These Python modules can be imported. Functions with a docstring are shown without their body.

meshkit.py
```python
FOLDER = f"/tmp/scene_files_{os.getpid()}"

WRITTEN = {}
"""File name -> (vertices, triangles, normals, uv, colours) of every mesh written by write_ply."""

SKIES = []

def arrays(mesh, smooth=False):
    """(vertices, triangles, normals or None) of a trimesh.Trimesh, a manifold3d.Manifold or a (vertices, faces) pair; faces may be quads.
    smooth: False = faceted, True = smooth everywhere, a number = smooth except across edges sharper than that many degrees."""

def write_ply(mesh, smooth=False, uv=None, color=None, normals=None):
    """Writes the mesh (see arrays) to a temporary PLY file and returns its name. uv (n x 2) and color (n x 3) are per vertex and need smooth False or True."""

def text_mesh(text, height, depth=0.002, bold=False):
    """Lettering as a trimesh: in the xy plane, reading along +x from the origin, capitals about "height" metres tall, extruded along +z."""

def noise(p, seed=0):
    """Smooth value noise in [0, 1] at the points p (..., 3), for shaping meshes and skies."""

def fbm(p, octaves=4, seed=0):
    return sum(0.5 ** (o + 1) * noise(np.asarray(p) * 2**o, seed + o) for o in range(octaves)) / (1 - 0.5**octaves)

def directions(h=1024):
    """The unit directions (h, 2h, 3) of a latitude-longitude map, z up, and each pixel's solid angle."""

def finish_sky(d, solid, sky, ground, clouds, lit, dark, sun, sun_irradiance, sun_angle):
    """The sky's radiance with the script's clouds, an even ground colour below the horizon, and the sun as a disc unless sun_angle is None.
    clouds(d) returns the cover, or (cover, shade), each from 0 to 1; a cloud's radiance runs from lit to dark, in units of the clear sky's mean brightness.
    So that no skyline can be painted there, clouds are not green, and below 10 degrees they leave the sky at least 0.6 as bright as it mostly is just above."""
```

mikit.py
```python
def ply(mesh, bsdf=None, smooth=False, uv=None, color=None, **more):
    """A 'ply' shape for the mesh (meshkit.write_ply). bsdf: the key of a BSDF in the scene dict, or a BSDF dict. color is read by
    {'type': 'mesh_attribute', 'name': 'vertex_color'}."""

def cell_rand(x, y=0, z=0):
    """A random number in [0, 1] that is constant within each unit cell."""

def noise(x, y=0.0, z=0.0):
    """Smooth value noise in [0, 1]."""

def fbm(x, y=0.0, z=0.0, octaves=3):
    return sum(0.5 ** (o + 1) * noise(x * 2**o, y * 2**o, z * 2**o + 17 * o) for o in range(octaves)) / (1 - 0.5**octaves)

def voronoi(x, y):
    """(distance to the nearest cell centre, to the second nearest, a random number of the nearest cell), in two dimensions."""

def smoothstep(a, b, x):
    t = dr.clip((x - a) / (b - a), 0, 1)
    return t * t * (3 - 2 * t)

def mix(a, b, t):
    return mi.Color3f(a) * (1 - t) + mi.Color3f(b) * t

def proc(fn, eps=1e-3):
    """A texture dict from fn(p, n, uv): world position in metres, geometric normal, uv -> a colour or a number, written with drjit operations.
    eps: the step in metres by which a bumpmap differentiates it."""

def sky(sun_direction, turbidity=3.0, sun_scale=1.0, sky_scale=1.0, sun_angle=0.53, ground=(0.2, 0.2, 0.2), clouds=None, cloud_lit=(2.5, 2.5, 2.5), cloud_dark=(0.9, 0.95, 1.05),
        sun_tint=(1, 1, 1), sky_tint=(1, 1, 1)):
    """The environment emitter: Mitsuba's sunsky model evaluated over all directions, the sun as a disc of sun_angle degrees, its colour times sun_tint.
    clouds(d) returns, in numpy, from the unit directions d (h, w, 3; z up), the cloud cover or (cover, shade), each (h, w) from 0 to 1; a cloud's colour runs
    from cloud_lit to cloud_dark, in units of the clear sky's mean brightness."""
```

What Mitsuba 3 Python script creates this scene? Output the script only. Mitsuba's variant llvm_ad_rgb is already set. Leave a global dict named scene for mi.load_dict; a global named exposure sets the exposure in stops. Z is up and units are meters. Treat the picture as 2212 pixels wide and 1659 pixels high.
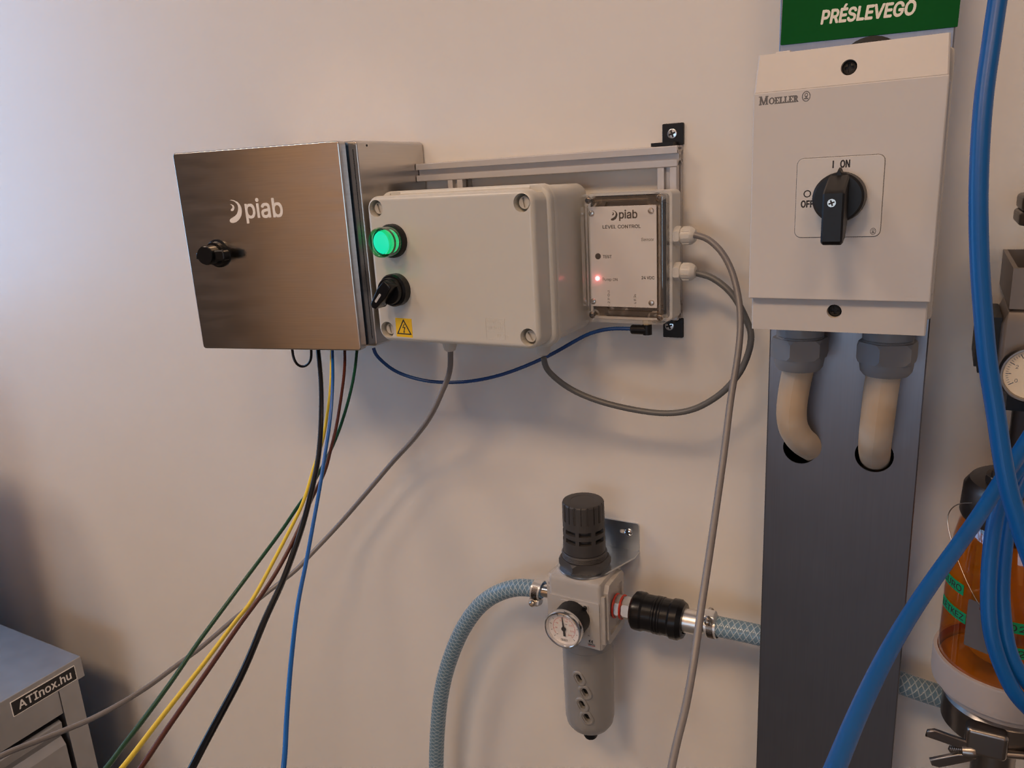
import math, random
import numpy as np, trimesh, mitsuba as mi, mikit, meshkit
from mikit import proc, fbm, noise, smoothstep, mix, cell_rand
from shapely.geometry import Polygon, Point, box as sbox, LineString
from shapely import affinity, union_all
import drjit as dr

T = mi.ScalarTransform4f
PI = math.pi
random.seed(7)
scene, labels = {}, {}

# ------------------------------------------------------------------ camera, light, exposure
exposure = 0.2
scene['camera'] = {'type': 'perspective', 'fov': 67.12, 'fov_axis': 'x', 'near_clip': 0.01, 'far_clip': 60.0,
                   'to_world': T().look_at(origin=[0, -0.77425, 1.5], target=[-0.475177, 0.067359, 1.243289], up=[-0.076964, 0.250881, 0.964954])}
WINDOW = (0.8, 2.1, 4.0)           # daylight behind a frosted window in the left wall
WINDOW_2 = (0.78, 1.40, 2.0)        # daylight behind a window in the wall opposite
LAMPS = [(-2.08, -2.1, (18.0, 14.0, 10.8)), (-0.42, -2.3, (23.0, 15.0, 8.9)), (0.97, -2.3, (11.5, 7.5, 4.3))]   # x, y, radiance of the ceiling panels

# ------------------------------------------------------------------ materials
def lin(r, g, b):
    f = lambda c: c / 12.92 if c <= 0.04045 else ((c + 0.055) / 1.055) ** 2.4
    return [f(r / 255), f(g / 255), f(b / 255)]
def rgb(c): return {'type': 'rgb', 'value': [float(x) for x in c]}
def mat(key, color, rough=0.4, metal=0.0, spec=0.5, **k):
    c = rgb(color) if isinstance(color, (list, tuple)) else color
    d = {'type': 'principled', 'base_color': c, 'roughness': rough, 'specular': spec}
    if metal: d['metallic'] = metal
    d.update(k)
    scene['mat_' + key] = {'type': 'twosided', 'b': d}
def metal(key, color, rough): mat(key, color, rough, 1.0)

def wall_color(p, n, uv):
    t = fbm(p.x * 3.0, p.z * 3.0, p.y * 3.0, 3)
    return mix((0.70, 0.665, 0.62), (0.735, 0.70, 0.655), t)
scene['mat_wall'] = {'type': 'twosided', 'b': {'type': 'principled', 'base_color': proc(wall_color), 'roughness': 0.36, 'specular': 0.35}}
mat('room', (0.40, 0.46, 0.54), 0.6)
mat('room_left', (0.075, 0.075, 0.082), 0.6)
mat('ceiling', (0.62, 0.63, 0.66), 0.8)
mat('floor', (0.07, 0.07, 0.072), 0.45)
mat('room_warm', (0.93, 0.66, 0.43), 0.6)
mat('door_dark', (0.05, 0.052, 0.058), 0.5)
mat('frame_white', (0.7, 0.7, 0.7), 0.4)
def brushed(a, b, sx, sz):
    def f(p, n, uv):
        s = noise(p.x * sx, p.z * sz, p.y * sx)
        c = fbm(p.x * 22, p.z * 22, p.y * 22, 3)
        return mix(a, b, 0.45 * s + 0.55 * c)
    return proc(f)
def rough_brushed(p, n, uv):
    return 0.15 + 0.07 * fbm(p.x * 30, p.z * 160, p.y * 30, 2)
scene['mat_steel'] = {'type': 'twosided', 'b': {'type': 'principled', 'base_color': brushed((0.51, 0.485, 0.46), (0.60, 0.57, 0.54), 40, 900),
                      'metallic': 1.0, 'roughness': proc(rough_brushed), 'specular': 0.5}}
scene['mat_duct_steel'] = {'type': 'twosided', 'b': {'type': 'principled', 'base_color': brushed((0.225, 0.23, 0.262), (0.295, 0.30, 0.335), 900, 30),
                      'metallic': 1.0, 'roughness': 0.33, 'specular': 0.5}}
scene['mat_table_steel'] = {'type': 'twosided', 'b': {'type': 'principled', 'base_color': brushed((0.42, 0.42, 0.43), (0.5, 0.5, 0.51), 60, 60),
                      'metallic': 1.0, 'roughness': 0.42, 'specular': 0.5}}
metal('chrome', (0.78, 0.78, 0.78), 0.12)
metal('zinc', (0.66, 0.72, 0.79), 0.26)
metal('nickel', (0.86, 0.85, 0.83), 0.3)
metal('dark_metal', (0.16, 0.135, 0.12), 0.36)
metal('cast_steel', (0.30, 0.27, 0.25), 0.30)
metal('alu', (0.66, 0.64, 0.63), 0.38)
metal('screw_steel', (0.55, 0.50, 0.44), 0.3)
mat('alu_matt', (0.50, 0.48, 0.475), 0.42, 0.35)
mat('box_grey', (0.56, 0.545, 0.50), 0.27, clearcoat=0.3, clearcoat_gloss=0.8)
mat('lid_grey', (0.56, 0.545, 0.50), 0.30)
mat('level_grey', (0.52, 0.51, 0.48), 0.42)
mat('screw_grey', (0.47, 0.45, 0.41), 0.4)
mat('gland_grey', (0.56, 0.54, 0.50), 0.4)
mat('panel_white', (0.62, 0.60, 0.59), 0.5)
mat('tray', (0.045, 0.038, 0.033), 0.5)
mat('black', (0.008, 0.008, 0.009), 0.4, spec=0.3)
mat('black_gloss', (0.006, 0.006, 0.007), 0.24, spec=0.35)
mat('black_rubber', (0.018, 0.017, 0.016), 0.6)
mat('ink', (0.02, 0.019, 0.02), 0.7)
mat('ink_grey', (0.13, 0.125, 0.125), 0.7)
mat('ink_red', (0.45, 0.05, 0.05), 0.7)
mat('white_print', (0.80, 0.77, 0.74), 0.5)
mat('mark_grey', (0.42, 0.42, 0.41), 0.5)
mat('yellow_sticker', (0.78, 0.50, 0.02), 0.4)
mat('switch_white', (0.55, 0.52, 0.495), 0.42)
mat('switch_base', (0.52, 0.49, 0.45), 0.45)
mat('plate_white', (0.56, 0.53, 0.495), 0.35)
mat('gland_blue_grey', (0.235, 0.24, 0.25), 0.42)
mat('cable_cream', proc(lambda p, n, uv: mix((0.62, 0.54, 0.44), (0.52, 0.40, 0.28), smoothstep(0.35, 0.75, fbm(p.x * 25, p.z * 30, p.y * 25, 3)))), 0.5)
mat('sign_green', (0.0005, 0.080, 0.012), 0.5, spec=0.1)
mat('sign_white', (0.72, 0.69, 0.60), 0.5)
mat('cable_grey', (0.185, 0.172, 0.172), 0.38)
mat('cable_dark_grey', (0.12, 0.12, 0.12), 0.42)
mat('tube_black', (0.005, 0.005, 0.007), 0.16, spec=0.35)
mat('tube_blue', (0.005, 0.09, 0.36), 0.25, spec=0.4)
mat('tube_deep_blue', (0.006, 0.05, 0.20), 0.3)
mat('tube_yellow', (0.72, 0.56, 0.05), 0.28)
mat('tube_brown', (0.075, 0.016, 0.008), 0.3)
mat('tube_green', (0.002, 0.055, 0.028), 0.3)
mat('hose_blue', (0.003, 0.088, 0.31), 0.34, spec=0.35)
mat('knob_grey', (0.045, 0.042, 0.042), 0.5)
mat('reg_white', (0.42, 0.405, 0.39), 0.38)
mat('bowl_white', (0.255, 0.25, 0.245), 0.34)
mat('dial_white', (0.75, 0.72, 0.70), 0.5)
mat('dial_cream', (0.72, 0.66, 0.55), 0.5)
mat('ink_blue', (0.03, 0.06, 0.12), 0.6)
mat('red', (0.50, 0.03, 0.012), 0.35)
mat('brass', (0.45, 0.33, 0.16), 0.3, 0.9)
mat('filter_grey', (0.185, 0.16, 0.145), 0.45, 0.3)
mat('clamp_steel', (0.70, 0.69, 0.67), 0.34, 0.7)
mat('ring_white', (0.42, 0.37, 0.345), 0.4)
mat('tape_green', (0.004, 0.26, 0.11), 0.4)
mat('tag_grey', (0.16, 0.15, 0.16), 0.5, 0.4)
mat('element', (0.42, 0.32, 0.16), 0.7)
def braid(p, n, uv):
    # uv.x: metres along the hose, uv.y: turns round it; two crossing families of white yarns in bluish clear PVC
    a = uv.x / 0.0062 + uv.y * 6.0
    b = uv.x / 0.0062 - uv.y * 6.0
    fa, fb = dr.abs(a - dr.floor(a) - 0.5), dr.abs(b - dr.floor(b) - 0.5)
    y = dr.maximum(smoothstep(0.13, 0.04, fa), smoothstep(0.13, 0.04, fb))
    return mix((0.135, 0.225, 0.30), (0.50, 0.58, 0.62), y * 0.62)
def braid_h(p, n, uv):
    a = uv.x / 0.0062 + uv.y * 6.0
    b = uv.x / 0.0062 - uv.y * 6.0
    fa, fb = dr.abs(a - dr.floor(a) - 0.5), dr.abs(b - dr.floor(b) - 0.5)
    return dr.maximum(smoothstep(0.2, 0.04, fa), smoothstep(0.2, 0.04, fb))
scene['mat_hose_clear'] = {'type': 'twosided', 'b': {'type': 'bumpmap', 'b': proc(braid_h, 2e-4), 'scale': 0.00035,
    'n': {'type': 'principled', 'base_color': proc(braid), 'roughness': 0.22, 'specular': 0.6}}}
scene['mat_clear'] = {'type': 'thindielectric', 'int_ior': 1.5}
scene['mat_green_glass'] = {'type': 'thindielectric', 'int_ior': 1.5, 'specular_transmittance': rgb((0.25, 0.8, 0.45))}
scene['mat_amber'] = {'type': 'thindielectric', 'int_ior': 1.5, 'specular_transmittance': rgb((0.90, 0.50, 0.05))}
mat('case_brown', (0.34, 0.21, 0.14), 0.5)
mat('off', (0.02, 0.02, 0.02), 0.4)

# ------------------------------------------------------------------ helpers
def numbered(name):
    if name not in scene and name not in labels and not any(k.startswith(name + '__') for k in scene): return name
    i = 1
    while f'{name}_{i:03d}' in scene or f'{name}_{i:03d}' in labels or any(k.startswith(f'{name}_{i:03d}__') for k in scene): i += 1
    return f'{name}_{i:03d}'
def obj(name, mesh, m, parent=None, smooth=32, label=None, uv=None, emit=None):
    key = numbered((parent + '__' if parent else '') + name)
    d = mikit.ply(mesh, 'mat_' + m, smooth=smooth, uv=uv)
    if emit is not None: d['emitter'] = {'type': 'area', 'radiance': rgb(emit)}
    scene[key] = d
    if label and parent: labels[key] = {'label': label}
    return key
def thing(name, label, cat, group=None):
    key = numbered(name)
    labels[key] = {'label': label, 'category': cat}
    if group: labels[key]['group'] = group
    return key
def tag(key, label, cat, group=None):
    labels[key] = {'label': label, 'category': cat}
    if group: labels[key]['group'] = group
def struct(key): labels.setdefault(key, {})['kind'] = 'structure'

def cat_(*ms): return trimesh.util.concatenate(list(ms))
def bx(x0, x1, y0, y1, z0, z1):
    b = trimesh.creation.box((x1 - x0, y1 - y0, z1 - z0)); b.apply_translation(((x0 + x1) / 2, (y0 + y1) / 2, (z0 + z1) / 2)); return b
def rr(w, h, r=0.0, cx=0.0, cy=0.0, n=5):
    p, r = sbox(-w / 2, -h / 2, w / 2, h / 2), min(r, 0.49 * min(w, h))
    if r > 0: p = p.buffer(-r).buffer(r, quad_segs=n)
    return affinity.translate(p, cx, cy)
def ext(poly, w0, w1):
    gs = getattr(poly, 'geoms', [poly])
    ms = []
    for g in gs:
        if g.is_empty or g.area < 1e-12: continue
        m = trimesh.creation.extrude_polygon(g, w1 - w0, engine='earcut'); m.apply_translation((0, 0, w0)); ms.append(m)
    return cat_(*ms)
def slab(poly, w0, w1, bf=0.0, bb=0.0, n=4):
    """Convex outline from depth w0 (back) to w1 (front) with rounded edges."""
    pts = []
    for b, sgn, w in ((bf, 1, w1), (bb, -1, w0)):
        for k in range(n + 1 if b else 1):
            t = k / n * PI / 2 if b else 0
            q = poly.buffer(-b * (1 - math.cos(t))) if b and k else poly
            ww = w - sgn * b + sgn * b * math.sin(t)
            pts += [(x, y, ww) for x, y in q.exterior.coords[:-1]]
    return trimesh.convex.convex_hull(np.array(pts))
def diff(a, *bs): return trimesh.boolean.difference([a, *bs], engine='manifold')
def union(*ms): return trimesh.boolean.union(list(ms), engine='manifold')
def inter(*ms): return trimesh.boolean.intersection(list(ms), engine='manifold')
def W(m, x=0.0, z=0.0, d=0.0, rot=0.0):
    """Local front view (u right, v up, w out of the wall) to the world, at (x, z) and d metres off the wall."""
    v = np.array(m.vertices)
    if rot:
        c, s = math.cos(rot), math.sin(rot); v = np.c_[v[:, 0] * c - v[:, 1] * s, v[:, 0] * s + v[:, 1] * c, v[:, 2]]
    return trimesh.Trimesh(np.c_[v[:, 0] + x, -(v[:, 2] + d), v[:, 1] + z], m.faces, process=False)
def A(m, M): m = m.copy(); m.apply_transform(M); return m
def mv(m, x, y, z): m = m.copy(); m.apply_translation((x, y, z)); return m
def lathe(prof, n=40):
    return trimesh.creation.revolve(np.array(prof, float), sections=n)
def along_x(m, x, y, z):
    v = np.array(m.vertices); return trimesh.Trimesh(np.c_[v[:, 2] + x, v[:, 0] + y, v[:, 1] + z], m.faces, process=False)
def ngon(r, n=6, a=0.0): return Polygon([(r * math.cos(a + 2 * PI * k / n), r * math.sin(a + 2 * PI * k / n)) for k in range(n)])
def hexnut(r, w0, w1, ch=0.08, a=0.0):
    """Hexagonal prism with its corners turned off."""
    m = ext(ngon(r, 6, a), w0, w1); h = w1 - w0; e = min(h * 0.3, r * ch * 2.2)
    c = lathe([(0, w0), (r * 0.93, w0), (r * 1.01, w0 + e), (r * 1.01, w1 - e), (r * 0.93, w1), (0, w1)], 36)
    return inter(m, c)
def spline(P, sub=8):
    P = np.array(P, float); P = np.vstack([2 * P[0] - P[1], P, 2 * P[-1] - P[-2]]); out = []
    for i in range(1, len(P) - 2):
        p0, p1, p2, p3 = P[i - 1:i + 3]
        d = [max(np.linalg.norm(b - a), 1e-6) ** 0.5 for a, b in ((p0, p1), (p1, p2), (p2, p3))]
        m1 = (p2 - p1) + d[1] * ((p1 - p0) / d[0] - (p2 - p0) / (d[0] + d[1]))
        m2 = (p2 - p1) + d[1] * ((p3 - p2) / d[2] - (p3 - p1) / (d[1] + d[2]))
        for t in np.arange(sub) / sub:
            out.append((2 * t**3 - 3 * t**2 + 1) * p1 + (t**3 - 2 * t**2 + t) * m1 + (-2 * t**3 + 3 * t**2) * p2 + (t**3 - t**2) * m2)
    out.append(P[-2]); return np.array(out)
def soften(C, k=6):
    C = C.copy()
    for _ in range(k): C[1:-1] = 0.25 * C[:-2] + 0.5 * C[1:-1] + 0.25 * C[2:]
    return C
def tube(P, r, n=14, sub=8, soft=10, rad=None):
    C = soften(spline(P, sub), soft) if len(P) > 2 else np.array(P, float)
    t = np.gradient(C, axis=0); t /= np.linalg.norm(t, axis=1, keepdims=True)
    u = np.cross(t[0], (0, 0, 1.0) if abs(t[0][2]) < 0.9 else (1.0, 0, 0)); u /= np.linalg.norm(u)
    s = np.r_[0, np.cumsum(np.linalg.norm(np.diff(C, axis=0), axis=1))]
    V, UV = [], []
    for i in range(len(C)):
        u = u - t[i] * (u @ t[i]); u /= np.linalg.norm(u); w = np.cross(t[i], u)
        R_ = r if rad is None else rad(s[i])
        for k in range(n + 1):
            a = 2 * PI * k / n; V.append(C[i] + R_ * (math.cos(a) * u + math.sin(a) * w)); UV.append((s[i], k / n))
    F = []
    for i in range(len(C) - 1):
        for k in range(n):
            a, b = i * (n + 1) + k, (i + 1) * (n + 1) + k
            F += [(a, a + 1, b + 1), (a, b + 1, b)]
    for e, flip in ((0, True), (len(C) - 1, False)):      # end caps with vertices of their own
        o = len(V); ring = V[e * (n + 1):e * (n + 1) + n]
        V += [np.mean(ring, 0)] + ring; UV += [(s[e], 0)] * (n + 1)
        for k in range(n):
            tri = (o, o + 1 + k, o + 1 + (k + 1) % n); F.append(tri[::-1] if flip else tri)
    m = trimesh.Trimesh(np.array(V), np.array(F), process=False)
    return m, np.array(UV)
def obj_tube(name, P, r, m, parent=None, **k):
    msh, uv = tube(P, r, **k); return obj(name, msh, m, parent, smooth=True, uv=uv)
def txt(s, h, w0=0.0, depth=0.0003, sx=1.0, shear=0.0, bold=False, at='l', width=None):
    m = meshkit.text_mesh(s, h, depth, bold); v = np.array(m.vertices)
    v[:, 0] *= sx
    if width: v[:, 0] *= width / np.ptp(v[:, 0])
    v[:, 0] += shear * v[:, 1]
    v[:, 0] -= v[:, 0].min() if at == 'l' else v[:, 0].max() if at == 'r' else (v[:, 0].min() + v[:, 0].max()) / 2
    v[:, 2] += w0
    return trimesh.Trimesh(v, m.faces, process=False)
def rot2(m, a):
    v = np.array(m.vertices); c, s = math.cos(a), math.sin(a)
    return trimesh.Trimesh(np.c_[v[:, 0] * c - v[:, 1] * s, v[:, 0] * s + v[:, 1] * c, v[:, 2]], m.faces, process=False)
def cross_screw(r, w0, h, a=0.3, slots=2, depth=0.45, sw=0.2):
    """Pan head with a cross (or one slot) cut into it."""
    head = lathe([(0, w0), (r, w0), (r, w0 + 0.45 * h), (r * 0.85, w0 + 0.8 * h), (r * 0.5, w0 + h), (0, w0 + h)], 24)
    cut = [rot2(ext(sbox(-r * 0.62 if slots == 2 else -r * 1.2, -r * sw / 2 * 1.3, r * 0.62 if slots == 2 else r * 1.2, r * sw / 2 * 1.3), w0 + h * (1 - depth), w0 + h * 1.5), a + k * PI / 2) for k in range(slots)]
    return diff(head, *cut)
def swoosh():
    big = [(262,340),(300,336),(340,343),(400,372),(445,422),(468,475),(474,530),(464,595),(440,640),(410,675),(370,703),(335,714),(305,715),(278,706),(263,688),(263,664),(280,645),(310,627),(350,603),(385,570),(405,525),(413,475),(405,430),(385,395),(350,365),(310,348)]
    sml = [(272,405),(300,409),(325,422),(342,442),(348,465),(342,492),(330,512),(312,521),(294,519),(284,505),(288,490),(303,478),(314,462),(313,442),(300,424)]
    def f(P):
        q = []
        for x, y in P:
            y2 = y + 0.03 * (x - 262); x2 = x - 0.13 * (y - 525)
            q.append((x2 * 7.54e-5, -y2 * 6.5e-5))
        return Polygon(q).buffer(0.0001).buffer(-0.0001)
    return [f(big), f(sml)]
def fat(m, e):
    return cat_(m, *[mv(m, dx * e, dy * e, 0) for dx, dy in ((1, 0), (-1, 0), (0, 1), (0, -1))])
def star(r, h, w0=0.0):
    """The dark cross recess of a screw head."""
    p = union_all([affinity.rotate(Polygon([(-0.22 * r, -0.16 * r), (-0.72 * r, -0.2 * r), (-0.72 * r, 0.2 * r), (-0.22 * r, 0.16 * r), (0.22 * r, 0.16 * r), (0.72 * r, 0.2 * r), (0.72 * r, -0.2 * r), (0.22 * r, -0.16 * r)]), a, origin=(0, 0)) for a in (20, 110)])
    return ext(p.union(Point(0, 0).buffer(0.32 * r, 8)), w0, w0 + h)
def brand_logo(scale=1.0, depth=0.0003):
    """Swoosh and the word piab; origin at the left end of the word's baseline, word 48 mm wide."""
    sw = ext(union_all(swoosh()), 0, depth); sw.apply_translation((-531 * 7.54e-5, 643 * 6.5e-5, 0))
    t = txt('piab', 0.0193, 0, depth, bold=True, width=0.0474)
    m = cat_(sw, t); m.vertices[:, :2] *= scale
    return m
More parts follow.
